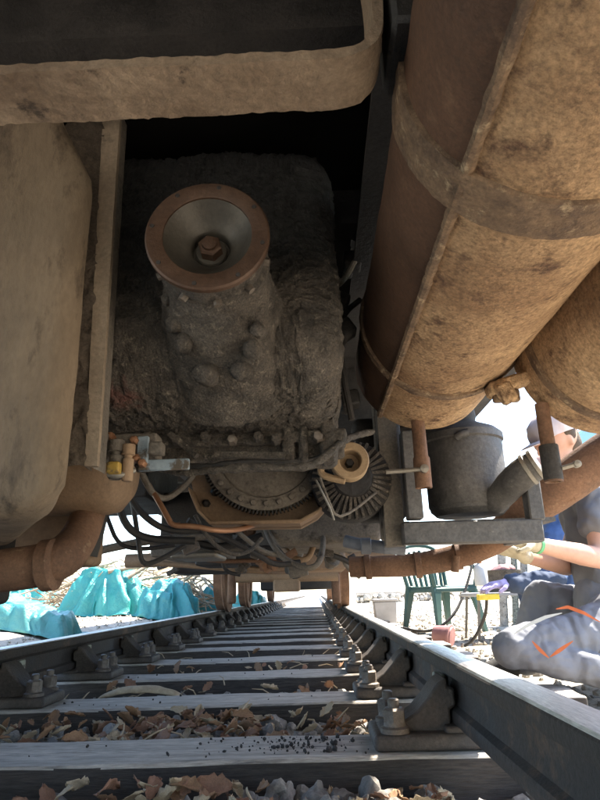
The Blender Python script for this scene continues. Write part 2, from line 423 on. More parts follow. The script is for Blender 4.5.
for _ in range(5200):
    s = rnd.choice((-1, 1)); y = rnd.uniform(.8, 14) if rnd.random() < .7 else rnd.uniform(1, 26); x = s*(1.05+abs(rnd.gauss(0, 1.6)))
    stones(mm, x, y, gz(x, y)+.004, rnd.uniform(.01, .03), rnd)
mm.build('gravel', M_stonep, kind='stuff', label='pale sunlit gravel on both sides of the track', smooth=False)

# ------------------------------------------------------------------ the rail vehicle seen from below
car = empty('rail_vehicle', (0, 0, 1.36), label='grimy rail vehicle standing over the track, seen from underneath', cat='rail vehicle')
ZF = 1.36                                                # underside of the floor
m = MB(); m.box((0, 2.5, ZF+.05), (2.7, 31.0, .1)); m.build('floor_panel', M_deep, car)  # unseen rear length added to cut light from behind the camera
for sx in (-1, 1):
    m = MB(); m.bar((sx*1.28, -12.9, ZF-.06), (sx*1.28, 18, ZF-.06), .08, .14); m.build('side_sill', M_black, car, bevel=.008)
for sx in (-.52, .62):
    m = MB(); m.bar((sx, -12.9, ZF-.07), (sx, 18, ZF-.07), .012, .14); m.bar((sx-.03, -12.9, ZF-.136), (sx-.03, 18, ZF-.136), .08, .012)
    m.build('longitudinal_beam', M_black, car)
for y in (.78, 1.35, 2.1, 2.9, 3.8, 4.9, 6.0, 7.2, 9.5, 12):
    m = MB(); m.box((0, y, ZF-.05), (2.48, .012, .10)); m.box((0, y+.03, ZF-.098), (2.48, .075, .012)); m.build('cross_member', M_black, car)

# --- safety loop: flat strap across the top, bent up at its right end
def strap_path(pts, wy, th, y0, name, mt, parent, rough=0.0):
    """flat strip of width wy (along y) and thickness th following pts in the xz plane"""
    mm = MB(); n = len(pts); ny = 16; rows = []
    nr = []
    for i in range(n):
        a, b = pts[max(i-1, 0)], pts[min(i+1, n-1)]; d = Vector((b[0]-a[0], 0, b[1]-a[1])).normalized(); nr.append(Vector((-d.z, 0, d.x)))
    def ring(i):
        p = Vector((pts[i][0], 0, pts[i][1])); out = []
        for k in range(ny+1): out.append(p+nr[i]*(-th/2)+Vector((0, y0-wy/2+wy*k/ny, 0)))
        for k in range(ny, -1, -1): out.append(p+nr[i]*(th/2)+Vector((0, y0-wy/2+wy*k/ny, 0)))
        return out
    for i in range(n): mm.v += [tuple(q) for q in ring(i)]
    rr = 2*(ny+1)
    for i in range(n-1):
        for k in range(rr):
            kk = (k+1) % rr; mm.f.append((i*rr+k, i*rr+kk, (i+1)*rr+kk, (i+1)*rr+k))
    mm.f.append(tuple(range(rr-1, -1, -1))); mm.f.append(tuple((n-1)*rr+k for k in range(rr)))
    if rough: mm.rough(rough*.45, 16, rough*.75, 95)
    return mm.build(name, mt, parent, angle=50)
zb = .955
pts = [(-.42+.006*i, zb) for i in range(150)]
pts = [p for p in pts if p[0] < .455]
for i in range(0, 11):
    a = math.pi/2*i/10; pts.append((.46+.055*math.sin(a), zb+.055*(1-math.cos(a))))
for i in range(1, 16): pts.append((.515, zb+.055+.02*i+.006*i))
strap_path(pts, .080, .014, .592, 'safety_loop', M_beam, car, .003).__setitem__('label', 'dusty flat steel safety loop bent up at one end')
m = MB(); m.box((.555, .60, 1.17), (.05, .12, .36)); m.build('hanger_bracket', M_black, car, bevel=.006)

# --- fuel tank on the left
tank = None
tr = at(70, 470, Y=.95).x
def tankfn(p):
    # p relative to the centre; cut the upper inner corner and round the lower inner corner
    hx, hz = .55, .46
    if p.y > -.27: p = Vector((p.x-.62*(p.y+.27)*max(0, min(1, (p.x+.1)/.4)), p.y, p.z))
    u_ = (p.x-(hx-.16))/.16; v_ = (p.z-(hz-.30))/.30
    if u_ > 0 and v_ > 0: p = Vector((p.x-.14*v_*u_, p.y, p.z))
    u2 = (p.x-(hx-.10))/.10; v2 = (-p.z-(hz-.10))/.10
    if u2 > 0 and v2 > 0:
        L_ = math.hypot(u2, v2)
        if L_ > 1: p = Vector((hx-.10+.10*u2/L_, p.y, -(hz-.10)-.10*v2/L_))
    return p
zt0 = at(0, 514, Y=.92).z
m = MB(); m.rbox((tr-.55, 1.22, zt0+.46), (1.10, .60, .92), .05, (26, 10, 24), fn=tankfn); m.rough(.006, 4, .0018, 40)
tank = m.build('fuel_tank', M_dust, car, label='dust covered fuel tank with rounded lower corner')
# mounting strip beside the tank
a0, a1 = at(97, 466, Y=.99), at(121, 100, Y=.99); b0, b1 = at(74, 466, Y=.99), at(86, 100, Y=.99)
def quadstrip(name, mt, c, th, n, parent, amp):
    """thick plate from four corners (bottom-left, bottom-right, top-right, top-left) facing the viewer"""
    mm = MB(); nu, nv = n; bl, br_, tr_, tl = c
    for k in (0, 1):
        for j in range(nv+1):
            for i in range(nu+1):
                u_, v_ = i/nu, j/nv; p = (bl.lerp(br_, u_)).lerp(tl.lerp(tr_, u_), v_); mm.v.append((p.x, p.y+k*th, p.z))
    W_ = nu+1; H = (nu+1)*(nv+1)
    for j in range(nv):
        for i in range(nu):
            q = (j*W_+i, j*W_+i+1, (j+1)*W_+i+1, (j+1)*W_+i); mm.f += [q, tuple(H+x for x in reversed(q))]
    for i in range(nu):
        mm.f.append((i+1, i, H+i, H+i+1)); t_ = nv*W_; mm.f.append((t_+i, t_+i+1, H+t_+i+1, H+t_+i))
    for j in range(nv):
        mm.f.append((j*W_, (j+1)*W_, H+(j+1)*W_, H+j*W_)); e = nu; mm.f.append(((j+1)*W_+e, j*W_+e, H+j*W_+e, H+(j+1)*W_+e))
    mm.rough(amp, 25, amp*.6, 80)
    return mm.build(name, mt, parent, angle=50)
mid0, mid1 = b0.lerp(a0, .45), b1.lerp(a1, .5)
quadstrip('mounting_flange', M_tan, (mid0, a0, a1, mid1), .012, (6, 60), tank, .0008)
quadstrip('mud_crust', M_crust, (b0+Vector((-.03, -.02, 0)), mid0+Vector((.003, .004, 0)), mid1+Vector((.003, .004, 0)), b1+Vector((-.03, -.02, 0))), .02, (16, 150), tank, .011)
quadstrip('flange_web', M_greyg, (a0+Vector((-.012, .013, 0)), a0+Vector((-.010, .06, 0)), a1+Vector((-.010, .06, 0)), a1+Vector((-.012, .013, 0))), .012, (4, 20), tank, .001)
# lower brown reservoir behind it
c_ = at(112, 485, Y=1.62)
m = MB(); m.lathe([(.0, -.42), (.06, -.415), (.11, -.39), (.125, -.34), (.125, .02), (.115, .07), (.08, .10), (.0, .11)], (c_.x-.05, 1.62, c_.z+.045), (1, 0, -.03), 40)
m.rough(.003, 8); res = m.build('brown_reservoir', M_brownp, car)
# exhaust pipe elbow at the lower left
p_ = [at(-70, 577, Y=1.45), at(0, 571, Y=1.45), at(40, 566, Y=1.45), at(66, 556, Y=1.48), at(80, 537, Y=1.56), at(92, 505, Y=1.68), at(100, 470, Y=1.78)]
m = MB(); m.tube(p_, [.05, .05, .05, .05, .046, .044, .044], 20, 2); m.rough(.0012, 30); ep = m.build('tail_pipe', M_rustdk, car)
d_ = (p_[2]-p_[1]).normalized()
m = MB(); m.lathe([(.054, 0), (.06, .004), (.06, .03), (.054, .034)], p_[2]+d_*.005, d_, 24); m.build('pipe_collar', M_rustdk, ep)
m = MB(); m.tube([at(86, 555, Y=1.75), at(92, 535, Y=1.75), at(100, 500, Y=1.75), at(104, 470, Y=1.75)], .032, 14, 2); m.build('rubber_hose', M_rubber, car)
m = MB(); m.rbox(at(48, 540, Y=1.8), (.30, .12, .16), .02, 3); m.build('mounting_bracket', M_brownp, car)
m = MB(); q = at(12, 545, Y=2.0); m.box(q, (.07, .10, .22)); m.box(q+Vector((0, -.06, -.05)), (.085, .02, .012)); m.box(q+Vector((0, -.06, .03)), (.085, .02, .012)); m.build('pale_bracket', M_tan, car, bevel=.004)
m = MB(); q = at(-8, 545, Y=1.6); m.rbox(q, (.08, .12, .3), .02, 2); m.build('dark_hanger', M_black, car)

# --- gearbox casing with output flange
gx0, gx1 = at(70, 400, Y=1.15).x, at(342, 400, Y=1.2).x
gc = Vector(((gx0+gx1)/2, 1.335, .985))
def gfn(p):
    hz = .29
    # nose the front lower edge: underside slopes up towards the camera
    t = max(0, (-p.y-.0)/.275); p = Vector((p.x, p.y, p.z+(.10*t*t if p.z < -.05 else 0)*min(1, (-p.z-.05)/.15 if p.z < -.05 else 0)))
    return p
m = MB(); m.rbox(gc, (gx1-gx0, .55, .60), .075, (130, 110, 120), fn=gfn); m.rough(.010, 7, .0055, 60)
m.rough(.0055, 150)
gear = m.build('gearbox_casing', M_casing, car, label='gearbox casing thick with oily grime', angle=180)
fc = at(207, 234, Y=.86); ax = Vector((-.03, 1, -.02)).normalized()
rf = .104
m = MB(); m.lathe([(.0745, .008), (.0745, .002), (.077, .0005), (rf-.003, 0), (rf, .003), (rf, .012), (rf-.002, .015), (.088, .017), (.082, .03), (.080, .06), (.078, .12)], fc, ax, 72, 0, False)
fl = m.build('drive_flange', M_flange, gear, angle=30, label='round rusty output flange with centre nut')
m = MB(); m.lathe([(0, .062), (.032, .062), (.0325, .05), (.036, .043), (.044, .039), (.058, .026), (.068, .014), (.0745, .006)], fc, ax, 64, 0, False); m.build('dished_face', M_bowl, fl, angle=50)
m = MB(); m.lathe([(.0, -.004), (.026, -.003), (.028, 0), (.028, .012)], fc+ax*.055, ax, 20); m.build('washer', M_bowl, fl, angle=30)
m = MB(); m.lathe([(.006, -.001), (.018, 0), (.021, .003), (.021, .03)], fc+ax*.030, ax, 6, .3); m.lathe([(0, -.005), (.012, -.004), (.013, 0), (.013, .02)], fc+ax*.029, ax, 16); m.build('centre_nut', M_flange, fl, angle=30)
e1 = ax.orthogonal().normalized(); e2 = ax.cross(e1)
for i in range(8):
    a = 2*math.pi*i/8+.2; p = fc+(e1*math.cos(a)+e2*math.sin(a))*.094
    m = MB(); m.lathe([(.0035, -.0012), (.004, .0), (.004, .004)], p, ax, 10); m.build('bolt_hole', M_black, fl)
m = MB(); m.lathe([(.080, .022), (.092, .028), (.094, .055), (.090, .075), (.098, .085), (.098, .12), (.092, .13)], fc, ax, 90, 0, False); m.rough(.003, 40, .0022, 120)
hub = m.build('bearing_housing', M_grime, gear, angle=180)
for i in range(10):
    a = 2*math.pi*i/10+.35; p = fc+ax*.06+(e1*math.cos(a)+e2*math.sin(a))*.092
    m = MB(); m.lathe([(0, .012), (.007, .011), (.008, .004), (.008, -.01)], p, (e1*math.cos(a)+e2*math.sin(a)), 8); m.build('bolt', M_bolt, hub)
# snout that carries the housing down into the casing
m = MB()
m.tube([fc+ax*.10, fc+ax*.16+Vector((0, 0, -.02)), fc+ax*.24+Vector((0, .0, -.05)), fc+ax*.36+Vector((0, 0, -.07))], [.09, .105, .13, .17], 40, 3)
m.rough(.012, 14, .006, 60); m.rough(.003, 150); sn = m.build('bearing_snout', M_grime, gear, angle=180)
for (px, py, Y, r) in ((176, 325, 1.0, .017), (184, 343, 1.01, .018), (205, 373, 1.03, .02), (240, 370, 1.03, .018), (258, 330, 1.0, .014), (252, 350, 1.02, .017), (168, 300, .99, .012)):
    c0 = at(px, py, Y); m = MB(); m.lathe([(0, -.022), (r*.5, -.02), (r*.9, -.012), (r, 0), (r*1.05, .02), (r*1.3, .05)], c0, (0, 1, .35), 14); m.rough(.004, 60, .002, 150); m.build('housing_bolt', M_grime, gear, angle=180)
# sump rim with ribs, webs and bolts
rz = at(220, 447, Y=1.30).z
m = MB(); m.rbox(((gx0+gx1)/2+.02, 1.37, rz+.012), (gx1-gx0-.02, .20, .028), .008, (90, 30, 3)); m.rough(.004, 30, .002, 100); rim = m.build('sump_rim', M_grime, gear, angle=180)
m = MB(); m.rbox(((gx0+gx1)/2+.06, 1.37, rz-.012), (gx1-gx0-.14, .15, .04), .012, (80, 20, 6)); m.rough(.005, 30, .003, 90); m.build('sump_pan', M_grime, gear, angle=180)
for (px, wd) in ((288, .028), (303, .022), (328, .036)):
    c0 = at(px, 440, Y=1.27); m = MB(); m.rbox(c0+Vector((0, .03, .005)), (wd, .07, .10), .009, (4, 5, 8)); m.rough(.005, 40, .003, 120); m.build('casting_rib', M_grime, gear, angle=180)
for i, px in enumerate((148, 176, 205, 232, 258, 276, 318)):
    c0 = at(px, 437+3*(i % 2), Y=1.255); m = MB(); m.lathe([(.0, -.014), (.009, -.013), (.0115, -.008), (.0115, .012)], c0, (0, 1, 0), 6, i); m.rough(.0015, 60)
    m.build('rim_bolt', M_bolt if i % 3 == 0 else M_grime, gear)
for (a, b) in (((170, 434), (196, 456)), ((215, 455), (285, 456))):
    m = MB(); m.bar(at(*a, Y=1.25), at(*b, Y=1.25), .02, .012); m.rough(.002, 40); m.build('web_rib', M_grime, gear)

# --- valve block with brass coloured plugs and a blue grey plate
vb = None
q = at(130, 452, Y=1.22)
m = MB(); m.rbox(at(126, 446, Y=1.16)+Vector((0, .02, 0)), (.125, .05, .05), .006, (6, 2, 3)); m.rough(.002, 40); vb = m.build('valve_block', M_greyg, car)
for (px, py, h, r, mt) in ((100, 447, .05, .013, M_greyg), (116, 460, .075, .013, M_greyg), (128, 463, .07, .011, M_brownp)):
    c0 = at(px, py, Y=1.11); m = MB(); m.lathe([(r*.8, -h*.5), (r, -h*.45), (r, h*.1), (r*.7, h*.12), (r*.7, h*.2), (r*1.15, h*.22), (r*1.15, h*.5)], c0, (0, 0, 1), 12); m.build('valve_body', mt, vb)
for (px, py) in ((96, 461), (114, 468)):
    c0 = at(px, py, Y=1.09); m = MB(); m.rbox(c0, (.024, .02, .022), .004, 2); m.build('yellow_plug', M_brass, vb)
for (px, py) in ((120, 443), (124, 451), (136, 458), (142, 463), (110, 436), (134, 440)):
    c0 = at(px, py, Y=1.135); m = MB(); m.lathe([(0, -.009), (.006, -.008), (.0085, -.004), (.0085, .015)], c0, (0, 1, 0), 6); m.build('valve_bolt', M_copper, vb)
m = MB(); m.box(at(143, 450, Y=1.145), (.022, .01, .055)); m.build('blue_plate', M_blue, vb, bevel=.002)
m = MB(); m.box(at(164, 465, Y=1.15), (.10, .01, .022)); m.build('blue_plate', M_blue, vb, bevel=.002)
m = MB(); m.rbox(at(157, 449, Y=1.12), (.026, .03, .024), .004, 2); m.build('square_plug', M_greyg, vb)
m = MB(); m.tube([at(108, 474, Y=1.1), at(122, 476, Y=1.1), at(134, 470, Y=1.12)], .006, 10, 1); m.build('valve_pipe', M_steel, vb)

# grimy cable harness sagging below the casing
pp = [at(138, 470, Y=1.26), at(160, 468, Y=1.24), at(182, 474, Y=1.23), at(215, 470, Y=1.22), at(250, 466, Y=1.22), at(290, 468, Y=1.23), at(318, 464, Y=1.25), at(338, 444, Y=1.27), at(352, 436, Y=1.32), at(372, 432, Y=1.45)]
m = MB(); m.tube(pp, .0075, 10, 4); m.rough(.003, 70, .002, 160); m.build('cable_harness', M_grime, car, angle=180)
pp = [at(136, 466, Y=1.3), at(170, 462, Y=1.28), at(200, 468, Y=1.27), at(240, 461, Y=1.27), at(300, 461, Y=1.28), at(330, 455, Y=1.3)]
m = MB(); m.tube(pp, .006, 10, 3); m.rough(.003, 60); m.build('cable_harness', M_black, car, angle=180)
# dark fittings in the gap between casing and silencer
for i, (px, py, Y, s) in enumerate(((352, 262, 1.5, .05), (343, 300, 1.45, .035), (346, 330, 1.42, .045), (339, 352, 1.40, .03), (358, 240, 1.55, .04), (334, 305, 1.35, .03), (350, 400, 1.6, .05))):
    m = MB(); m.rbox(at(px, py, Y), (s, s*1.2, s*.9), .008, 2, Matrix.Rotation(.5*i, 4, 'Y')); m.lathe([(s*.3, -s), (s*.3, s*.3)], at(px, py, Y), (.3, -1, .4), 10); m.build('pipe_union', M_black, car)
m = MB(); m.tube([at(372, 232, Y=1.5), at(358, 255, Y=1.48), at(345, 280, Y=1.45), at(330, 290, Y=1.4)], .008, 8, 2); m.build('fuel_line', M_greyg, car)
m = MB(); m.tube([at(360, 300, Y=1.5), at(345, 312, Y=1.47), at(338, 330, Y=1.45), at(342, 370, Y=1.4), at(352, 420, Y=1.4)], .008, 8, 2); m.build('fuel_line', M_black, car)

# --- big exhaust silencer
cx, cz, cr = CAM.x+.326, CAM.z+.618, .192
def cyl(name, cx, cz, r, y0, y1, mt, dish, amp, nY, parent, n=96):
    mm = MB(); ys = [y0+(y1-y0)*i/nY for i in range(nY+1)]
    prof_ = [(r, y-y0) for y in ys]+[(r*.985, y1-y0+.008), (r*.9, y1-y0+dish*.5), (r*.6, y1-y0+dish*.85), (0, y1-y0+dish)]
    prof_ = [(0, -.03), (r*.7, -.025), (r*.97, -.008)]+prof_
    mm.lathe(prof_, (cx, y0, cz), (0, 1, 0), n); mm.rough(amp, 6, amp*.5, 30)
    return mm.build(name, mt, parent, angle=60)
y_end = 1.63
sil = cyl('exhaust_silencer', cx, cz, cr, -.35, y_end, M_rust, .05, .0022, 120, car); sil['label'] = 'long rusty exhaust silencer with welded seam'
# welded seam along its underside
sa = None
def seam_angle(px, py):
    best = None
    for i in range(720):
        a = 2*math.pi*i/720
        p = Vector((cx+cr*math.cos(a), 0, cz+cr*math.sin(a)))
        # distance of the projected line (through the vanishing point) from the pixel
        for Y in (.35, .45, .55, .65, .8, 1.0, 1.3, 1.6):
            d = Vector((p.x, Y, p.z))-CAM; z_ = d.dot(fw); X_ = 300+FPX*d.dot(rt)/z_; Y_ = 400-FPX*d.dot(up)/z_
            nrm = Vector((math.cos(a), 0, math.sin(a)))
            if nrm.dot(d) > 0: continue
            e = (X_-px)**2+(Y_-py)**2
            if best is None or e < best[0]: best = (e, a)
    return best[1]
sa = seam_angle(448, 240)
sil.data.materials.append(M_rustbrn)
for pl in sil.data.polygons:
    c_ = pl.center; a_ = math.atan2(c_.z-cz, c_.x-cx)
    if math.sin(a_-sa) < 0: pl.material_index = 1  # darker brown rust left of the seam
pts_ = []
m = MB()
for i in range(140):
    y = -.3+(y_end+.3)*i/139; wob = noise.noise(Vector((y*14, 3, 0)))*.012
    pts_.append(Vector((cx+(cr+.001)*math.cos(sa+wob*.3), y, cz+(cr+.001)*math.sin(sa+wob*.3))))
m.tube(pts_, [.0085+.003*noise.noise(Vector((p.y*50, 0, 0))) for p in pts_], 8); m.build('weld_seam', M_strap, sil)
def band(name, cx, cz, r, y, wy, th, mt, parent, amp=.0015):
    mm = MB(); mm.lathe([(r-.002, 0), (r+th, .0008), (r+th+.0015, wy*.2), (r+th, wy*.5), (r+th+.0015, wy*.8), (r+th, wy-.0008), (r-.002, wy)], (cx, y-wy/2, cz), (0, 1, 0), 120); mm.rough(amp, 25, amp*.8, 90)
    mm.f = mm.f[:-2]; return mm.build(name, mt, parent, angle=35)
yb1 = at(470, 222, Z=cz-cr).y
bd = band('strap', cx, cz, cr, yb1, .074, .007, M_strap, sil)
band('strap', cx, cz, cr, at(400, 398, Z=cz-cr).y, .03, .005, M_strap, sil)
# drain tube and rod
def drain(px, ptop, pbot, Y, r, parent):
    a, b = at(px, ptop, Y), at(px, pbot, Y); a = Vector((b.x, b.y, a.z+.05)); h = a.z-b.z
    mm = MB(); mm.lathe([(r*.55, .012), (r*.75, 0), (r, 0), (r, h*.42), (r*.84, h*.45), (r*.80, h)], b, (0, 0, 1), 22); mm.rough(.0012, 40)
    return mm.build('drain_tube', M_rustdk, parent), b
dt, b_ = drain(424, 437, 488, 1.56, .022, sil)
m = MB(); m.tube([at(386, 472, Y=1.54), at(400, 471, Y=1.54), at(424, 469, Y=1.535)], .006, 8); m.lathe([(.0, -.012), (.011, -.010), (.011, .010), (0, .012)], at(424, 469, Y=1.535), (0, 1, 0), 12); m.build('drain_rod', M_steel, dt)
# second silencer to the right
c2x, c2z, r2 = CAM.x+.68, CAM.z+.52, .20
sil2 = cyl('exhaust_silencer', c2x, c2z, r2, -.30, 1.33, M_rust, .06, .0022, 90, car); sil2['label'] = 'second rusty silencer at the outer side of the vehicle'
band('strap', c2x, c2z, r2, 1.22, .03, .005, M_strap, sil2)
m = MB(); m.bar(at(488, 392, Y=1.3), at(528, 378, Y=1.3), .05, .03); m.bar(at(500, 384, Y=1.27), at(512, 402, Y=1.27), .03, .035); m.rough(.003, 30); m.build('lug', M_rust, sil2, bevel=.006)
m = MB(); m.rbox(at(506, 396, Y=1.30), (.06, .02, .03), .006, 3); m.build('lug', M_strap, sil2)
dt2, b_ = drain(554, 425, 482, 1.30, .019, sil2)
m = MB(); m.lathe([(.0195, 0), (.0205, .002), (.0205, .075), (.0195, .077)], b_+Vector((0, 0, .004)), (0, 0, 1), 22); m.build('drain_sleeve', M_black, dt2)
m = MB(); m.tube([at(562, 468, Y=1.29), at(576, 464, Y=1.28)], .005, 8); m.lathe([(.0, -.008), (.008, -.006), (.008, .006), (0, .008)], at(577, 464, Y=1.28), (0, 1, 0), 12); m.build('drain_rod', M_steel, dt2)
# exhaust pipe crossing below
pp = [at(660, 420, Y=1.75), at(600, 458, Y=1.85), at(560, 487, Y=1.92), at(530, 506, Y=1.98), at(505, 532, Y=2.06), at(478, 550, Y=2.12), at(440, 561, Y=2.18), at(405, 566, Y=2.22), at(350, 567, Y=2.25)]
m = MB(); m.tube(pp, [.066, .066, .066, .064, .052, .042, .04, .038, .036], 24, 3); m.rough(.0015, 30); xp = m.build('exhaust_pipe', M_rustdk, car)
for (px, py, Y, r) in ((458, 556, 2.15, .046), (418, 565, 2.2, .045), (368, 567, 2.24, .043)):
    m = MB(); m.lathe([(r-.008, -.012), (r, -.010), (r, .010), (r-.008, .012)], at(px, py, Y), (1, -.12, .06), 22); m.build('pipe_collar', M_rustdk, xp)
m = MB(); m.tube([at(575, 497, Y=1.88), at(560, 501, Y=1.9), at(545, 503, Y=1.92)], .012, 10, 1); m.build('pipe_clamp', M_rustdk, xp)
m = MB(); m.tube([at(456, 556, Y=2.1), at(455, 572, Y=2.1)], .014, 10); m.build('pipe_stud', M_rustdk, xp)
pp = [at(345, 541, Y=2.2), at(362, 545, Y=2.18), at(382, 547, Y=2.15), at(405, 549, Y=2.15)]
m = MB(); m.tube(pp, .022, 16, 1); bp_ = m.build('coolant_pipe', M_coup, car)
for px in (366, 388):
    m = MB(); m.lathe([(.02, -.018), (.028, -.016), (.028, .016), (.02, .018)], at(px, 546, Y=2.155), (1, -.05, -.02), 18); m.build('hose_clamp', M_coup, bp_)

# --- canister in its angle-iron cradle
cb = at(470, 516, Y=1.92); rcn = .125
m = MB(); m.lathe([(0, -.012), (rcn*.82, -.01), (rcn*.9, 0), (rcn*.96, .006), (rcn*.97, .015), (rcn*1.0, .02), (rcn*1.0, .22), (rcn*1.05, .225), (rcn*1.05, .245), (rcn*.9, .262), (rcn*.5, .285), (rcn*.35, .30), (0, .305)], (cb.x, 1.92, cb.z+.01), (0, 0, 1), 64); m.rough(.0012, 30)
can = m.build('canister', M_canis, car, angle=35, label='dark metal canister held in an angle iron cradle')
m = MB(); m.tube([at(538, 464, Y=1.66), at(524, 472, Y=1.68), at(509, 486, Y=1.76), at(494, 503, Y=1.83)], [.040, .044, .043, .038], 22, 2); m.rough(.001, 40); sp = m.build('outlet_spout', M_canis, can)
d_ = (at(524, 472, Y=1.68)-at(538, 464, Y=1.66)).normalized()
for t_ in (.03, .055): 
    m = MB(); m.lathe([(.041, -.007), (.046, -.005), (.046, .005), (.041, .007)], at(538, 464, Y=1.66)+d_*(t_-.025), d_, 24); m.build('band_clamp', M_steel, sp)
m = MB(); m.tube([at(456, 437, Y=1.80), at(461, 434, Y=1.79), at(468, 432, Y=1.79)], .012, 10, 1); m.build('lid_clip', M_canis, can)
m = MB(); m.lathe([(.05, 0), (.055, .02), (.05, .06), (.05, .2)], (cb.x, 1.92, cb.z+.30), (0, 0, 1), 24); m.build('inlet_neck', M_rubber, can)
crd = empty('cradle', (cb.x, 1.8, cb.z)); fit(crd, car)
Yc = 1.74
for (a, b, ww, hh) in (((402, 534), (541, 531), .055, .07),):
    m = MB(); m.bar(at(*a, Y=Yc), at(*b, Y=Yc), .05, .062); m.rough(.002, 30); m.build('cradle_bar', M_canis, crd, bevel=.004)
for (px, top, bot, wpx) in ((411, 432, 520, .045), (532, 474, 521, .042)):
    a, b = at(px, bot, Y=Yc), at(px, top, Y=Yc); m = MB(); m.box(((a.x+b.x)/2, Yc, (a.z+b.z)/2), (wpx, .05, b.z-a.z)); m.build('cradle_post', M_canis, crd, bevel=.004)
a = at(396, 546, Y=1.78); b = at(396, 470, Y=1.78)
m = MB(); m.box((a.x, 1.80, a.z+.325), (.055, .05, .65)); m.rough(.002, 25); m.build('cradle_post', M_greyg, crd)
for yy in (1.84,):
    m = MB(); q = at(470, 527, Y=1.95); m.box((q.x, 1.93, q.z), (.42, .28, .012)); m.build('cradle_shelf', M_canis, crd)
q = at(412, 533, Y=1.7); 
for px in (404, 536): 
    m = MB(); m.bar(at(px, 530, Y=1.775), at(px, 530, Y=1.775)+Vector((0, .35, 0)), .04, .05); m.build('cradle_bar', M_canis, crd, bevel=.003)

# --- flywheel behind the gearbox, its guard, pulley and fan
fcn = at(266, 447, Y=1.82); rfl = (at(327, 447, Y=1.82)-fcn).length
m = MB(); m.lathe([(0, -.02), (.04, -.02), (.05, -.012), (rfl*.80, -.004), (rfl*.82, .0), (rfl*.84, -.006), (rfl*1.03, -.006), (rfl*1.04, 0), (rfl*1.04, .05)], fcn, (0, 1, 0), 80); fly = m.build('flywheel', M_greyg, car, angle=30, label='grey flywheel disc with a ring of bolts')
for i in range(28):
    a = 2*math.pi*i/28
    m = MB(); m.lathe([(0, -.012), (.0085, -.011), (.010, -.007), (.010, .004)], fcn+Vector((math.cos(a)*rfl*.93, -.006, math.sin(a)*rfl*.93)), (0, 1, 0), 6); m.build('flywheel_bolt', M_greyg, fly, angle=30)
m = MB()
for i in range(110):
    a = 2*math.pi*i/110; M = Matrix.Translation(fcn+Vector((math.cos(a)*rfl*1.06, .012, math.sin(a)*rfl*1.06))) @ Matrix.Rotation(-a, 4, 'Y'); m.box((0, 0, 0), (.012, .03, .006), None) if False else m.add([(-.007, -.014, -.003), (.007, -.014, -.002), (.007, .014, -.002), (-.007, .014, -.003), (-.007, -.014, .003), (.007, -.014, .002), (.007, .014, .002), (-.007, .014, .003)], [(0, 3, 2, 1), (4, 5, 6, 7), (0, 1, 5, 4), (1, 2, 6, 5), (2, 3, 7, 6), (3, 0, 4, 7)], M)
rg = m.build('ring_gear', M_black, fly); rg['kind'] = 'stuff'
gp = [(188, 490), (197, 512), (210, 525), (300, 523), (318, 513), (327, 503)]
gpl = [at(x, y, Y=1.80) for x, y in gp]
for (i, (a, b)) in enumerate(zip(gpl[:-1], gpl[1:])):
    pass
m = MB(); vs = []
for p in gpl: vs += [p, p+Vector((0, .18, 0)), p+Vector((0, .18, .012)), p+Vector((0, 0, .012))]
fs = []
for i in range(len(gpl)-1):
    for k in range(4): fs.append((i*4+k, (i+1)*4+k, (i+1)*4+(k+1) % 4, i*4+(k+1) % 4))
fs += [(0, 1, 2, 3), tuple(len(vs)-4+k for k in (3, 2, 1, 0))]
m.add(vs, fs); gd = m.build('flywheel_guard', M_brownp, car, angle=20, bevel=.003)
m = MB(); poly = [(p.x, p.z) for p in gpl]+[(at(330, 470, Y=1.9).x, at(330, 470, Y=1.9).z), (at(188, 470, Y=1.9).x, at(188, 470, Y=1.9).z)]
m.prism(poly, -1.93, -1.90, Matrix(((1, 0, 0, 0), (0, 0, -1, 0), (0, 1, 0, 0), (0, 0, 0, 1)))); m.build('guard_plate', M_brownp, gd)
for (px, py) in ((214, 492), (206, 503)):
    m = MB(); m.lathe([(0, -.012), (.008, -.01), (.012, -.005), (.012, .02)], at(px, py, Y=1.88), (0, 1, 0), 6); m.build('guard_bolt', M_black, gd)
# copper pipe below
m = MB(); m.tube([at(148, 484, Y=1.75), at(158, 500, Y=1.72), at(168, 518, Y=1.7), at(172, 526, Y=1.7), at(195, 526, Y=1.7), at(215, 531, Y=1.7), at(240, 530, Y=1.78), at(262, 522, Y=1.95)], .008, 10, 2); m.build('copper_pipe', M_copper, car)
# pulley
pc = at(350, 461, Y=1.62); rp = .052
m = MB(); m.lathe([(.016, .05), (.027, .045), (.029, -.008), (.032, -.012), (rp*.94, -.012), (rp, -.008), (rp, .0), (rp*.93, .006), (rp*.93, .022), (rp, .03), (rp, .04), (.02, .042)], pc, (0, 1, 0), 48); pul = m.build('pulley', M_pulley, car, angle=30)
m = MB(); m.lathe([(0, -.004), (.010, -.003), (.013, .002), (.013, .03)], pc+Vector((0, .02, 0)), (0, 1, 0), 6); m.build('pulley_nut', M_black, pul)
# belt loops down left of the pulley
m = MB(); m.tube([at(332, 455, Y=1.64), at(320, 468, Y=1.64), at(322, 476, Y=1.64), at(345, 481, Y=1.63)], .010, 8, 2); m.build('drive_belt', M_pulley, pul)
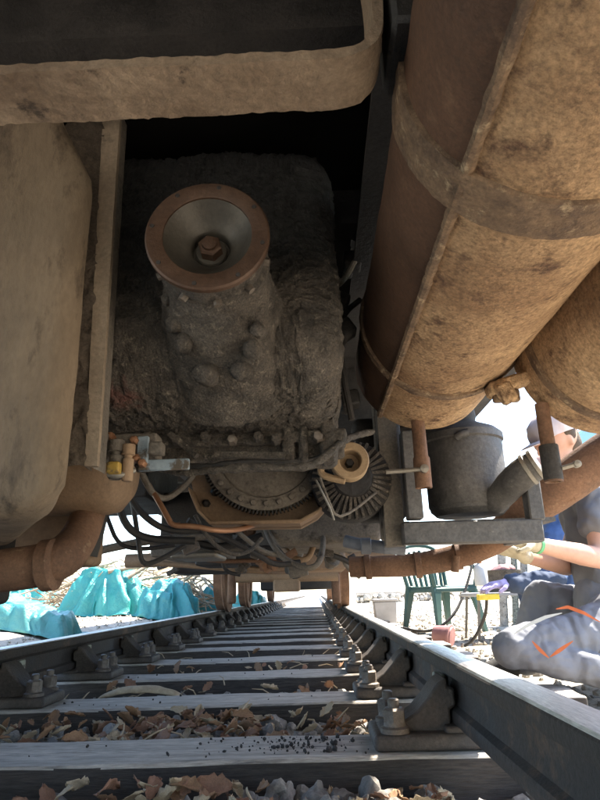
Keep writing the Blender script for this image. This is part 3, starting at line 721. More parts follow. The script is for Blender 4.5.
# alternator with fan vanes
ac = at(352, 478, Y=1.74); ra = .118
m = MB(); m.lathe([(0, -.02), (ra*.45, -.02), (ra*.55, 0), (ra*.97, .022), (ra, .03), (ra*1.0, .12), (ra*.9, .14), (0, .15)], ac, (0, 1, 0), 48); m.rough(.002, 40); alt = m.build('alternator', M_black, car, angle=40)
for i in range(34):
    a = 2*math.pi*i/34; ca, sa_ = math.cos(a), math.sin(a); M = Matrix.Translation(ac) @ Matrix.Rotation(-a, 4, 'Y')
    m = MB(); m.add([(ra*.5, -.012, -.004), (ra*.99, .012, -.006), (ra*.99, .03, -.006), (ra*.5, .012, -.004), (ra*.5, -.012, .004), (ra*.99, .012, .002), (ra*.99, .03, .002), (ra*.5, .012, .004)], [(0, 3, 2, 1), (4, 5, 6, 7), (0, 1, 5, 4), (1, 2, 6, 5), (2, 3, 7, 6), (3, 0, 4, 7)], M)
    m.rough(.004, 30, .002, 90); m.build('fan_vane', M_grime, alt)
m = MB(); m.tube([at(320, 478, Y=1.6), at(328, 500, Y=1.6), at(336, 518, Y=1.62), at(352, 512, Y=1.66), at(374, 494, Y=1.72), at(392, 480, Y=1.85)], .004, 8, 1); m.build('stay_rod', M_greyg, car)
m = MB(); m.tube([at(316, 480, Y=1.58), at(330, 508, Y=1.58), at(334, 520, Y=1.6)], .003, 6); m.build('wire', M_steel, car)
# shroud behind
m = MB(); m.rbox(at(378, 470, Y=1.95), (.16, .1, .34), .03, 4); m.build('radiator_shroud', M_black, car)
m = MB(); m.box(at(388, 540, Y=1.88)+Vector((0, 0, .32)), (.04, .05, .64)); m.build('angle_post', M_greyg, car, bevel=.004)

# --- engine sump and clutter farther on
sc0 = at(328, 535, Y=2.35)
m = MB(); m.rbox((sc0.x, 2.62, sc0.z+.05), (.46, .56, .17), .03, (20, 14, 6), fn=lambda p: Vector((p.x*(1-.12*max(0, -p.z/.085)), p.y, p.z))); m.rough(.003, 20); sp_ = m.build('engine_sump', M_greyg, car, label='grey engine sump pan')
m = MB(); m.box((sc0.x, 2.62, sc0.z+.115), (.52, .62, .016)); m.build('sump_flange', M_black, sp_)
m = MB(); m.rbox((sc0.x-.02, 2.8, 1.0), (.6, 1.0, .5), .05, 4); m.rough(.01, 8); m.build('engine_block', M_black, car)
for i in range(9):
    m = MB(); m.lathe([(0, -.008), (.009, -.006), (.009, .02)], (sc0.x-.22+.055*i, 2.315, sc0.z+.115), (0, 1, 0), 6); m.build('sump_bolt', M_greyg, sp_)
# hose loop under the sump
m = MB(); m.tube([at(262, 520, Y=2.4), at(272, 545, Y=2.3), at(285, 560, Y=2.25), at(305, 569, Y=2.22), at(318, 566, Y=2.22), at(323, 550, Y=2.27), at(323, 530, Y=2.4)], .011, 10, 3); m.build('rubber_hose', M_greyg, car)
m = MB(); m.tube([at(284, 548, Y=2.5), at(295, 560, Y=2.45), at(308, 560, Y=2.45), at(314, 545, Y=2.5)], .012, 10, 3); m.build('rubber_hose', M_brownp, car)
# hoses at the left middle
HP = [([(122, 440), (124, 470), (130, 500), (150, 522), (172, 532), (215, 530)], 1.9, .011, M_rubber), ([(112, 470), (118, 505), (128, 530), (150, 540), (195, 541)], 2.0, .013, M_rubber), ([(126, 470), (134, 510), (139, 545), (142, 566), (160, 560), (185, 545)], 2.1, .009, M_rubber),
      ([(40, 560), (80, 555), (110, 548), (150, 540), (215, 535)], 2.3, .016, M_greyg), ([(98, 490), (108, 520), (118, 545), (140, 550), (175, 545)], 2.2, .008, M_black), ([(140, 470), (152, 494), (165, 500), (180, 490), (195, 474), (200, 455)], 1.7, .010, M_greyg),
      ([(150, 545), (200, 552), (240, 548), (285, 556)], 2.6, .012, M_greyg), ([(160, 553), (220, 562), (260, 560), (300, 566)], 2.8, .010, M_rustdk), ([(170, 538), (190, 540), (215, 548), (235, 544), (262, 536)], 2.5, .016, M_black),
      ([(188, 520), (200, 528), (230, 540), (260, 556), (276, 566), (300, 562)], 2.1, .010, M_black), ([(225, 520), (240, 534), (262, 552), (285, 556)], 2.2, .009, M_greyg), ([(320, 552), (335, 556), (350, 562), (362, 572), (380, 566)], 2.6, .012, M_black),
      ([(205, 530), (215, 545), (222, 560), (226, 572), (240, 575)], 3.2, .010, M_black), ([(226, 555), (236, 562), (250, 570), (290, 568)], 3.5, .014, M_brownp), ([(150, 563), (200, 566), (260, 572), (300, 571)], 3.9, .018, M_brownp),
      ([(195, 515), (208, 540), (232, 556), (250, 552), (262, 538)], 2.0, .007, M_grime), ([(330, 548), (343, 556), (346, 566), (360, 577)], 2.9, .012, M_greyg)]
for path, Y, r, mt in HP:
    m = MB(); m.tube([at(x, y, Y=Y+.03*i) for i, (x, y) in enumerate(path)], r, 9, 2); m.build('rubber_hose' if mt in (M_rubber, M_black) else 'metal_pipe', mt, car)
rr_ = random.Random(11)
for i in range(46):
    px, py = rr_.uniform(165, 355), rr_.uniform(528, 572); Y = rr_.uniform(2.3, 4.2); s = rr_.uniform(.02, .06)
    m = MB()
    if i % 3 == 0: m.lathe([(s*.5, -s), (s*.5, -s*.2), (s*.8, -s*.15), (s*.8, s*.3), (s*.4, s*.35), (s*.4, s)], at(px, py, Y), (rr_.uniform(-1, 1), rr_.uniform(-1, .2), rr_.uniform(-.4, .4)), 10)
    else: m.rbox(at(px, py, Y), (s*rr_.uniform(.8, 2.4), s, s*rr_.uniform(.5, 1.2)), .005, 2, Matrix.Rotation(rr_.uniform(-.5, .5), 4, 'Y'))
    m.rough(.002, 30); m.build('pipe_union' if i % 3 == 0 else 'bracket', rr_.choice([M_greyg, M_black, M_black, M_rustdk, M_grime, M_bolt]), car)
# underslung trays and equipment boxes
for (x0, x1, y0, y1, Y, dep, mt, nm) in ((150, 222, 536, 557, 2.7, .5, M_greyg, 'equipment_box'), (195, 290, 544, 566, 3.4, .4, M_black, 'equipment_box'), (170, 216, 553, 557, 2.5, .3, M_steel, 'drip_tray'),
                                        (172, 260, 556, 574, 4.2, .4, M_black, 'equipment_box'), (268, 345, 552, 572, 3.6, .5, M_brownp, 'axle_gearbox'), (160, 240, 490, 538, 2.9, .5, M_black, 'equipment_box'), (60, 150, 430, 500, 2.6, .6, M_black, 'equipment_box')):
    a, b = at(x0, y1, Y), at(x1, y0, Y); m = MB(); m.rbox(((a.x+b.x)/2, Y+dep/2, (a.z+b.z)/2), (b.x-a.x, dep, b.z-a.z), .012, 3); m.rough(.003, 12); m.build(nm, mt, car)
# bogie: wheels, axles, frame
def wheelset(Y, Rw, parent):
    ws_ = empty('wheelset', (0, Y, RAILTOP+Rw)); fit(ws_, parent)
    m = MB(); m.lathe([(.065, -.70), (.065, .70)], (0, Y, RAILTOP+Rw), (1, 0, 0), 20); m.build('axle', M_brownp, ws_)
    for sx in (-1, 1):
        m = MB(); m.lathe([(.0, -.02), (.08, -.02), (.09, 0), (Rw*.82, .01), (Rw*.86, -.015), (Rw+.028, -.02), (Rw+.028, .012), (Rw+.006, .028), (Rw, .12), (Rw*.85, .12), (Rw*.8, .08), (.1, .09), (.0, .11)], (sx*.675, Y, RAILTOP+Rw+.002), (sx, 0, 0), 48); m.build('wheel', M_rustdk, ws_, angle=30)
bog = empty('bogie', (0, 8.6, .5)); fit(bog, car)
for Y in (7.7, 10.0, 15.5):
    wheelset(Y, .42, car)
for sx in (-1, 1):
    m = MB(); m.box((sx*1.0, 8.85, .78), (.12, 3.4, .22)); m.build('bogie_frame', M_black, bog, bevel=.02)
m = MB(); m.box((0, 8.85, .80), (2.0, .3, .26)); m.build('bogie_bolster', M_black, bog, bevel=.02)
m = MB(); a, b = at(236, 577, Y=6.6), at(338, 575, Y=6.6); m.tube([a, b], .06, 14); m.build('brake_beam', M_brownp, bog)
m = MB(); a = at(287, 585, Y=6.7); m.rbox(a, (.28, .3, .14), .03, 2); m.build('traction_motor_nose', M_brownp, bog)
for px in (232, 336):
    a = at(px, 588, Y=7.1); m = MB(); m.rbox(a, (.09, .12, .34), .03, 2); m.build('brake_block', M_rustdk, bog)
m = MB(); m.box((0, 12.4, 1.0), (2.2, .3, .5)); m.build('equipment_box', M_black, car)
m = MB(); m.rbox((.1, 12.2, .72), (1.5, .8, .6), .05, 3); m.build('equipment_box', M_black, car)
m = MB(); m.tube([(-1.0, 4.6, .62), (1.0, 4.6, .60)], .05, 14); m.build('air_pipe', M_brownp, car)
for (p0_, p1_) in (((34, -20), (64, 75)), ((82, -20), (98, 75))):
    m = MB(); m.bar(at(*p0_, Y=.80), at(*p1_, Y=.86), .03, .025); m.rough(.002, 30); m.build('tank_stay', M_rustdk, car, bevel=.004)
m = MB(); m.box((0, 5.2, .98), (1.5, .6, .5)); m.build('equipment_box', M_black, car)
#--MORE--
# ------------------------------------------------------------------ leaf litter and debris on the track bed
LEAFC = [mat('dry_leaf_brown', (.20, .10, .05), (.36, .21, .11), 30, (.6, .85), .3, 60), mat('dry_leaf_tan', (.34, .25, .15), (.55, .43, .28), 30, (.6, .85), .3, 60), mat('dry_leaf_russet', (.17, .085, .05), (.32, .17, .10), 30, (.6, .85), .3, 60)]
def leaf_mesh(seed):
    r_ = random.Random(seed); mm = MB(); nu, nv = 9, 5; curl = r_.uniform(1.2, 3.6); bend = r_.uniform(-1.2, 1.5); L_ = 1.0
    for i in range(nu+1):
        t = i/nu; wd = .30*math.sin(math.pi*min(1, t*.93+.05))**.8*(1+.22*math.sin(t*23+seed))+.008
        for j in range(nv+1):
            s_ = (j/nv-.5)*2; a = s_*curl*.5
            x = wd*math.sin(a)/max(.4, curl*.5); z = .25*wd*(1-math.cos(a))*2+.12*bend*math.sin(t*3+.3)*t+.03*math.sin(t*9+s_*5+seed)
            mm.v.append((x, t-.5, z))
    W_ = nv+1
    mm.f = [(i*W_+j, i*W_+j+1, (i+1)*W_+j+1, (i+1)*W_+j) for i in range(nu) for j in range(nv)]
    return mm
leafdata = []
for k in range(9):
    o = leaf_mesh(k*3+1).build('dry_leaf', LEAFC[k % 3]); leafdata.append(o.data); bpy.data.objects.remove(o)
rl = random.Random(21)
def leaf(x, y, z, size, label, flat=.6):
    o = bpy.data.objects.new('dry_leaf', rl.choice(leafdata)); col.objects.link(o); o.location = (x, y, z)
    o.rotation_euler = (rl.uniform(-flat, flat), rl.uniform(-flat, flat), rl.uniform(0, 6.3)); o.scale = (size,)*3
    sld = o.modifiers.new('solid', 'SOLIDIFY'); sld.thickness = .012
    return tag(o, label, 'leaf', 'dry leaves between the sleepers')
g1a, g1b = S0+.14, S0+SP-.15
for i in range(190):
    x = rl.triangular(-.75, .62, .05) if i % 4 else rl.uniform(-.8, .6)
    y = rl.uniform(g1a, g1b); leaf(x, y, -.035+rl.uniform(-.02, .045)*(1-abs(y-(g1a+g1b)/2)*1.5), rl.uniform(.03, .085), 'dry curled leaf in the drift between the two nearest sleepers', .9)
for i in range(85):
    x = rl.uniform(-.35, .66); y = rl.uniform(1.24, 1.46); leaf(x, y, -.045+rl.uniform(-.015, .025), rl.uniform(.04, .08), 'dry curled leaf along the bottom edge, before the nearest sleeper', .9)
for i in range(26):
    k = rl.choice((1, 1, 1, 2, 2, 3)); x = rl.uniform(-.5, .6); y = S0+SP*k+rl.uniform(.3, .56); leaf(x, y, -.05+rl.uniform(0, .05), rl.uniform(.04, .09), 'dry leaf caught between sleepers farther along the track', .9)
m = MB(); c0 = at(140, 690, Y=2.62); vs = []
for i in range(25):
    t = i/24
    for j in range(7):
        a = -1.0+2.0*j/6; vs.append((c0.x-.17+.34*t, c0.y+.05*math.sin(a)*(1-.6*abs(t-.5)), -.03+.05*math.cos(a)*math.sin(math.pi*t)**.6))
m.add(vs, [(i*7+j, (i+1)*7+j, (i+1)*7+j+1, i*7+j+1) for i in range(24) for j in range(6)]); m.rough(.004, 25)
o = m.build('bark_strip', LEAFC[1], label='curled strip of pale bark lying behind the second sleeper', cat='bark'); o.modifiers.new('solid', 'SOLIDIFY').thickness = .005
# pale and dark larger stones right before and behind the first sleeper
rs_ = random.Random(5)
m = MB()
for i in range(60): stones(m, rs_.uniform(.25, .66), rs_.uniform(1.26, 1.46), -.07+rs_.uniform(-.01, .025), rs_.uniform(.018, .034), rs_, True)
for i in range(45): stones(m, rs_.uniform(-.7, .6), rs_.uniform(g1a, g1b), -.055+rs_.uniform(-.01, .02), rs_.uniform(.016, .032), rs_, True)
m.build('ballast', M_stone, kind='stuff', label='loose grey stones in the ballast by the nearest sleepers', angle=28)
m = MB()
for i in range(170):
    x = rs_.gauss(.36, .12); y = rs_.uniform(S0-.1, S0+.09); stones(m, x, y, .003, abs(rs_.gauss(.0012, .0022))+.001, rs_)
for i in range(60): stones(m, rs_.uniform(-.6, .6), S0+SP*rs_.randrange(0, 5)+rs_.uniform(-.1, .1), .002, rs_.uniform(.002, .005), rs_)
m.build('dirt_crumbs', M_black, kind='stuff', label='black crumbs of dirt fallen on the sleepers', smooth=False)
m = MB()
for i in range(60):
    k = rs_.choice((0, 0, 1, 1, 2, 3)); x = rs_.uniform(-.7, .62); y = S0+SP*k+rs_.uniform(.15, .55); a = rs_.uniform(0, 6.3); L_ = rs_.uniform(.03, .11); z = -.05+rs_.uniform(0, .03)
    p = Vector((x, y, z)); q = p+Vector((math.cos(a)*L_, math.sin(a)*L_, rs_.uniform(-.01, .05))); m.tube([p, p.lerp(q, .5)+Vector((.006, 0, .008)), q], [.0028, .0025, .001], 5)
m.build('twigs', LEAFC[1], kind='stuff', label='small dry twigs among the leaves')

# ------------------------------------------------------------------ people
def cloth_mat(name, c1, c2, sc_=5, rough=(.8, .95), bump=.35, bs=18, **k):
    m_ = mat(name, c1, c2, sc_, rough, bump, bs, bdist=.008, **k); nt = m_.node_tree; N = nt.nodes; L = nt.links
    b1 = next(n for n in N if n.type == 'BUMP'); wv = N.new('ShaderNodeTexWave'); wv.inputs['Scale'].default_value = 3.2; wv.inputs['Distortion'].default_value = 14; wv.inputs['Detail'].default_value = 2.5; wv.inputs['Detail Scale'].default_value = 1.2
    tc = next(n for n in N if n.type == 'TEX_COORD'); L.new(tc.outputs['Object'], wv.inputs['Vector'])
    b2 = N.new('ShaderNodeBump'); b2.inputs['Strength'].default_value = .5; b2.inputs['Distance'].default_value = .012; L.new(wv.outputs['Fac'], b2.inputs['Height']); L.new(b2.outputs[0], b1.inputs['Normal'])
    return m_
M_skin = mat('bare_skin', (.50, .27, .185), (.60, .35, .25), 9, (.45, .6), .15, 60)  # skin tone shared by both people
M_shirt = cloth_mat('grey_tshirt', (.13, .13, .14), (.19, .19, .20))
M_trous = cloth_mat('grey_work_trousers', (.16, .165, .185), (.21, .215, .24))
M_navy = cloth_mat('navy_overall', (.03, .045, .08), (.06, .08, .13))
M_blueshirt = cloth_mat('blue_jacket', (.05, .09, .20), (.09, .15, .30))
M_orange = cloth_mat('orange_trim', (.40, .09, .03), (.52, .14, .05))
M_glove = cloth_mat('lilac_glove', (.32, .27, .46), (.42, .36, .58))
M_glovew = cloth_mat('cream_work_glove', (.42, .36, .24), (.55, .48, .34))
M_green = mat('green_wrist_band', (.1, .35, .15), (.2, .5, .25), 8)
M_cap = cloth_mat('pale_cap', (.55, .45, .43), (.7, .6, .58))
M_hair = mat('short_brown_hair', (.06, .04, .025), (.12, .08, .05), 40, (.6, .8), .6, 90)
M_sunstrip = mat('pale_sunlit_strip', (.38, .38, .37), (.5, .5, .48), 10, (.4, .6), .1, 40)
M_sole = mat('black_boot', (.03, .03, .03), (.06, .055, .05), 8)
clouds = bpy.data.textures.new('folds', 'CLOUDS'); clouds.noise_scale = .09; clouds.noise_depth = 2
wrink = bpy.data.textures.new('creases', 'MARBLE'); wrink.noise_scale = .10; wrink.turbulence = 9; wrink.marble_type = 'SHARP'
def blob(name, caps, mt, parent, voxel=.012, smooth=6, disp=0.0, **k):
    """one continuous skin grown over tapered capsules"""
    mm = MB()
    for (a, ra_, b, rb_) in caps:
        a, b = Vector(a), Vector(b); d = b-a; L_ = d.length
        if L_ < 1e-5: d = Vector((0, 0, 1)); L_ = 1e-4
        pr = []
        for i in range(5): t = math.pi/2*i/5; pr.append((max(1e-6, ra_*math.sin(t)), -ra_*math.cos(t)))
        pr.append((ra_, 0)); pr.append((rb_, L_))
        for i in range(1, 6): t = math.pi/2*i/5; pr.append((max(1e-6, rb_*math.cos(t)), L_+rb_*math.sin(t)))
        mm.lathe(pr, a, d, 16)
    o = mm.build(name, mt, parent, angle=180, **k)
    rm = o.modifiers.new('skin', 'REMESH'); rm.mode = 'VOXEL'; rm.voxel_size = voxel; rm.use_smooth_shade = True
    s_ = o.modifiers.new('smooth', 'SMOOTH'); s_.iterations = smooth; s_.factor = .5
    if disp:
        dm = o.modifiers.new('folds', 'DISPLACE'); dm.texture = clouds; dm.strength = disp; dm.mid_level = .5; dm.texture_coords = 'LOCAL'
    return o
def chain(*pr):
    return [(pr[i][0], pr[i][1], pr[i+1][0], pr[i+1][1]) for i in range(len(pr)-1)]
def hand_caps(wr, direction, palm_n, s=1.0, curl=.5):
    """five unequal bent fingers leaving a palm; direction: along the hand, palm_n: out of the palm"""
    d = Vector(direction).normalized(); n = Vector(palm_n); n = (n-d*n.dot(d)).normalized(); sd_ = d.cross(n)
    out = []; k0 = wr+d*.09*s
    out += [(wr, .026*s, wr+d*.05*s+sd_*.015*s, .024*s), (wr+d*.02*s, .024*s, k0+sd_*.026*s, .013*s), (wr+d*.02*s, .022*s, k0-sd_*.026*s, .013*s), (wr+d*.03*s, .022*s, k0, .015*s)]
    for i, (off, L_) in enumerate(((.030, .072), (.010, .082), (-.010, .076), (-.030, .060))):
        p = k0+sd_*off*s; dd = d.copy(); r_ = .0092*s
        for seg, fr in enumerate((.45, .32, .23)):
            dd = (dd+n*curl*(.45+.25*seg)).normalized(); q = p+dd*L_*fr*s; out.append((p, r_, q, r_*.92)); p = q; r_ *= .93
    p = wr+d*.025*s+sd_*.025*s; dd = (d*.7+sd_*.75+n*.25).normalized(); q = p+dd*.042*s; out.append((p, .014*s, q, .0115*s)); dd = (d+n*.5).normalized(); out.append((q, .0112*s, q+dd*.032*s, .0095*s))
    return out
def head_parts(c, face, parent, r=.1, cap=None, hair=None):
    f_ = Vector(face).normalized(); u_ = Vector((0, 0, 1)); u_ = (u_-f_*u_.dot(f_)).normalized(); l_ = u_.cross(f_)
    caps_ = [(c+u_*.03-f_*.012, .098, c+u_*.025+f_*.012, .092), (c+u_*.01+f_*.03, .078, c-u_*.06+f_*.045, .052), (c-u_*.075+f_*.055, .036, c-u_*.08+f_*.06, .030),
             (c+f_*.098+u_*.005, .011, c+f_*.116-u_*.022, .0125), (c+f_*.088+u_*.032+l_*.03, .014, c+f_*.088+u_*.032-l_*.03, .014),
             (c+f_*.085-u_*.058+l_*.02, .012, c+f_*.085-u_*.058-l_*.02, .012)]
    for sgn in (-1, 1): caps_.append((c+l_*sgn*.086-f_*.005+u_*.015, .014, c+l_*sgn*.088-f_*.01-u_*.025, .011))
    eyes = [c+f_*.088+u_*.012+l_*sg*.032 for sg in (-1, 1)]
    return caps_, eyes, (f_, u_, l_)
man = empty('person', (at(590, 680, Y=2.75).x, 2.75, -.055), label='person in grey t-shirt and grey trousers with orange trim kneeling beside the rail', cat='person')
V = Vector
GZ = -.055
hipL, hipR = at(622, 626, Y=2.54), at(618, 616, Y=2.92)
kneeL = at(513, 648, Y=2.42); kneeL.z = max(kneeL.z, GZ+.07)
ankL = at(645, 688, Y=2.40); ankL.z = GZ+.055; toeL = ankL+V((.13, .0, -.03))
kneeR = at(541, 597, Y=2.92); ankR = at(524, 662, Y=2.95); ankR.z = GZ+.09; toeR = ankR+V((-.16, 0, -.045))
shL, shR = at(594, 500, Y=2.62), at(590, 492, Y=2.98)
elL, wrL = at(602, 559, Y=2.54), at(534, 544, Y=2.38)
elR, wrR = at(566, 566, Y=2.85), at(524, 556, Y=2.55)
pel = (hipL+hipR)/2; chest = (shL+shR)/2+V((.0, 0, -.06)); neck = (shL+shR)/2+V((-.05, 0, .05)); headc = at(556, 443, Y=2.80)
hcaps, eyes, (hf, hu, hl) = head_parts(headc, (-.9, -.28, -.32), man)
body = chain((pel, .13), ((pel+chest)/2, .125), (chest, .13))+[(chest, .12, neck, .06), (neck, .058, headc+V((.01, 0, -.05)), .055)]+hcaps
body += chain((shL, .058), (shL.lerp(elL, .45), .052), (elL, .042), (elL.lerp(wrL, .3), .044), (wrL, .028))+chain((shR, .058), (elR, .044), (wrR, .029))
body += chain((hipL, .07), (kneeL, .045), (ankL, .036), (toeL, .032))+chain((hipR, .07), (kneeR, .045), (ankR, .04), (toeR, .035))+[(shL, .06, chest, .1), (shR, .06, chest, .1)]
blob('body', body, M_skin, man, .009, 5)
shirt = chain((pel+V((0, 0, .06)), .155), ((pel+chest)/2, .150), (chest+V((0, 0, .01)), .152))+[(chest+V((-.005, 0, .02)), .13, neck+V((0, 0, -.02)), .075), (shL, .078, shL.lerp(elL, .44), .076), (shR, .078, shR.lerp(elR, .44), .076), (shL, .08, chest, .12), (shR, .08, chest, .12)]
blob('t_shirt', shirt, M_shirt, man, .010, 4, .035)
tro = [(hipL, .135, hipR, .135), (pel, .15, pel+V((-.02, 0, .08)), .15)]+chain((hipL, .115), (hipL.lerp(kneeL, .5), .082), (kneeL, .072), (kneeL.lerp(ankL, .4), .062), (ankL, .054))+chain((hipR, .115), (hipR.lerp(kneeR, .5), .09), (kneeR, .076), (kneeR.lerp(ankR, .45), .072), (ankR, .062))
tr_o = blob('trousers', tro, M_trous, man, .007, 3, .02)
fd = tr_o.modifiers.new('creases', 'DISPLACE'); fd.texture = wrink; fd.strength = .010; fd.mid_level = .5; fd.texture_coords = 'LOCAL'
for (an, to) in ((ankL, toeL), (ankR, toeR)): blob('boot', chain((an+V((0, 0, .03)), .055), (an, .052), (an.lerp(to, .5), .05), (to, .043)), M_sole, man, .010, 5)
# glove, wrist band, trims
blob('work_glove', hand_caps(wrL, at(508, 541, Y=2.36)-wrL, (0, .3, -1), 1.0, .45)+[(wrL+(elL-wrL)*.03, .033, wrL, .03)], M_glovew, man, .0035, 2)
blob('work_glove', hand_caps(wrR, at(500, 548, Y=2.5)-wrR, (0, -.3, -1), 1.0, .5)+[(wrR+(elR-wrR)*.03, .033, wrR, .03)], M_glovew, man, .0035, 2)
dw = (elL-wrL).normalized(); m = MB(); m.lathe([(.030, -.008), (.0345, -.007), (.0345, .007), (.030, .008)], wrL+dw*.016, dw, 24); m.build('wrist_band', M_green, man)
def ribbon(pxs, Y, wd, mt, nm, parent, target):
    """flat fabric strip lying on a garment"""
    P = [at(x, y, Y=Y) for x, y in pxs]; Q = []
    for i in range(len(P)-1):
        for k in range(6): Q.append(P[i].lerp(P[i+1], k/6))
    Q.append(P[-1]); mm = MB()
    for i, p in enumerate(Q):
        d = (Q[min(i+1, len(Q)-1)]-Q[max(i-1, 0)]).normalized(); n_ = d.cross(V((0, 1, 0))).normalized()
        for k in range(4): mm.v.append(tuple(p+n_*wd*(.25+1.1*math.sin(math.pi*i/(len(Q)-1)))*(k/3-.5)))
    mm.f = [(i*4+k, i*4+k+1, (i+1)*4+k+1, (i+1)*4+k) for i in range(len(Q)-1) for k in range(3)]
    o = mm.build(nm, mt, parent); sw = o.modifiers.new('lie', 'SHRINKWRAP'); sw.target = target; sw.wrap_method = 'PROJECT'; sw.use_project_y = True; sw.use_positive_direction = True; sw.use_negative_direction = True; sw.offset = .0025; sw.wrap_mode = 'OUTSIDE'
    return o
ribbon([(532, 641), (540, 650), (549, 658)], 2.20, .009, M_orange, 'pocket_trim', tr_o, tr_o)
ribbon([(550, 657), (560, 650), (573, 641)], 2.20, .009, M_orange, 'pocket_trim', tr_o, tr_o)
ribbon([(556, 609), (568, 607), (584, 613), (600, 622)], 2.20, .009, M_orange, 'belt_trim', tr_o, tr_o)
ribbon([(514, 634), (530, 624), (546, 617), (562, 613)], 2.20, .009, M_sunstrip, 'sunlit_strip', tr_o, tr_o)  # pale strip laid on for the sunlight along the thigh
# a small cap, hair and eyes
m = MB(); m.lathe([(.112, .0), (.113, .03), (.10, .075), (.065, .105), (0, .118)], headc+hu*.035-hf*.003, hu, 28); cp_ = m.build('cap', M_cap, man)
m = MB(); pk = []
for i in range(11):
    a = -1.1+2.2*i/10; pk += [headc+hu*.04+hf*math.cos(a)*.10+hl*math.sin(a)*.10, headc+hu*.025+hf*(.10+.075*math.cos(a))+hl*math.sin(a)*.09]
m.add(pk, [(2*i, 2*i+1, 2*i+3, 2*i+2) for i in range(10)]); o = m.build('peak', M_cap, cp_); o.modifiers.new('solid', 'SOLIDIFY').thickness = .005
blob('hair', [(headc-hf*.055-hu*.02, .07, headc-hf*.05+hu*.05, .075), (headc-hf*.02+hu*.03+hl*.04, .062, headc-hf*.02+hu*.03-hl*.04, .062)], M_hair, man, .008, 3)
for e_ in eyes: m = MB(); m.lathe([(0, -.009), (.008, -.005), (.009, 0), (.008, .005), (0, .009)], e_, hf, 12); m.build('eye', M_black, man)

# second person behind him
p2 = empty('person', (at(560, 640, Y=4.1).x, 4.1, -.055), label='person in blue jacket and lilac gloves crouching behind the kneeling man', cat='person')
hip2 = at(578, 612, Y=4.25); sh2 = at(562, 512, Y=4.15); kn2 = at(540, 585, Y=4.0); an2 = at(545, 648, Y=4.05); an2.z = GZ+.09
kn2b = at(530, 590, Y=4.4); an2b = at(540, 640, Y=4.4); an2b.z = GZ+.09
el2 = at(552, 582, Y=3.9); wr2 = at(508, 583, Y=3.85); head2 = at(548, 470, Y=4.15)
hc2, ey2, (hf2, hu2, hl2) = head_parts(head2, (-.95, -.2, -.25), p2)
b2 = chain((hip2, .14), ((hip2+sh2)/2, .13), (sh2, .13))+[(sh2, .1, head2+V((.02, 0, -.07)), .056)]+hc2+chain((sh2, .06), (el2, .045), (wr2, .028))+chain((hip2, .09), (kn2, .06), (an2, .04), (an2+V((-.15, 0, -.04)), .035))+chain((hip2, .09), (kn2b, .06), (an2b, .04), (an2b+V((-.15, 0, -.04)), .035))
blob('body', b2, M_skin, p2, .012, 4)
blob('jacket', chain((hip2+V((0, 0, .08)), .17), ((hip2+sh2)/2, .165), (sh2, .15))+[(sh2, .085, el2, .075)], M_blueshirt, p2, .012, 4, .04)
blob('sleeve', [(el2, .078, wr2+(el2-wr2)*.1, .058)], M_navy, p2, .010, 3, .05)
blob('trousers', [(hip2, .15, hip2+V((-.02, 0, .08)), .15)]+chain((hip2, .125), (kn2, .088), (an2, .07))+chain((hip2, .125), (kn2b, .088), (an2b, .07)), M_navy, p2, .012, 4, .05)
for an in (an2, an2b): blob('boot', [(an, .055, an+V((-.16, 0, -.04)), .045)], M_sole, p2, .012, 4)
blob('glove', hand_caps(wr2, at(474, 588, Y=3.8)-wr2, (0, .2, -1), 1.15, .5)+[(wr2+(el2-wr2)*.06, .04, wr2, .036)], M_glove, p2, .004, 2)
blob('hair', [(head2-hf2*.05, .075, head2-hf2*.04+hu2*.05, .08)], M_hair, p2, .01, 3)
for e_ in ey2: m = MB(); m.lathe([(0, -.009), (.008, -.005), (.009, 0), (.008, .005), (0, .009)], e_, hf2, 10); m.build('eye', M_black, p2)
M_yell = mat('yellow_sponge', (.75, .55, .06), (.85, .68, .12), 30, (.8, .95), .6, 90)
m = MB(); m.rbox(at(488, 597, Y=3.80), (.125, .06, .034), .008, 4); m.rough(.002, 60); m.build('sponge', M_yell, label='yellow sponge held in the lilac glove', cat='sponge')
M_white = mat('white_plastic', (.62, .62, .6), (.75, .75, .73), 8, (.4, .6), .05, 40)
M_orp = mat('orange_plastic', (.5, .2, .06), (.62, .28, .1), 8, (.4, .6), .05, 40)
bt = empty('spray_bottle', at(482, 582, Y=4.3), label='white bottle with orange cap beside the lilac glove', cat='bottle')
c0 = at(482, 586, Y=4.3); m = MB(); m.lathe([(.03, 0), (.045, .004), (.045, .11), (.03, .14), (.014, .15)], c0, (0, 0, 1), 20); m.build('bottle_body', M_white, bt)
m = MB(); m.lathe([(.018, .15), (.018, .18), (.012, .19)], c0, (0, 0, 1), 14); m.bar(c0+V((.01, 0, .19)), c0+V((-.06, 0, .2)), .02, .022); m.build('bottle_cap', M_orp, bt)

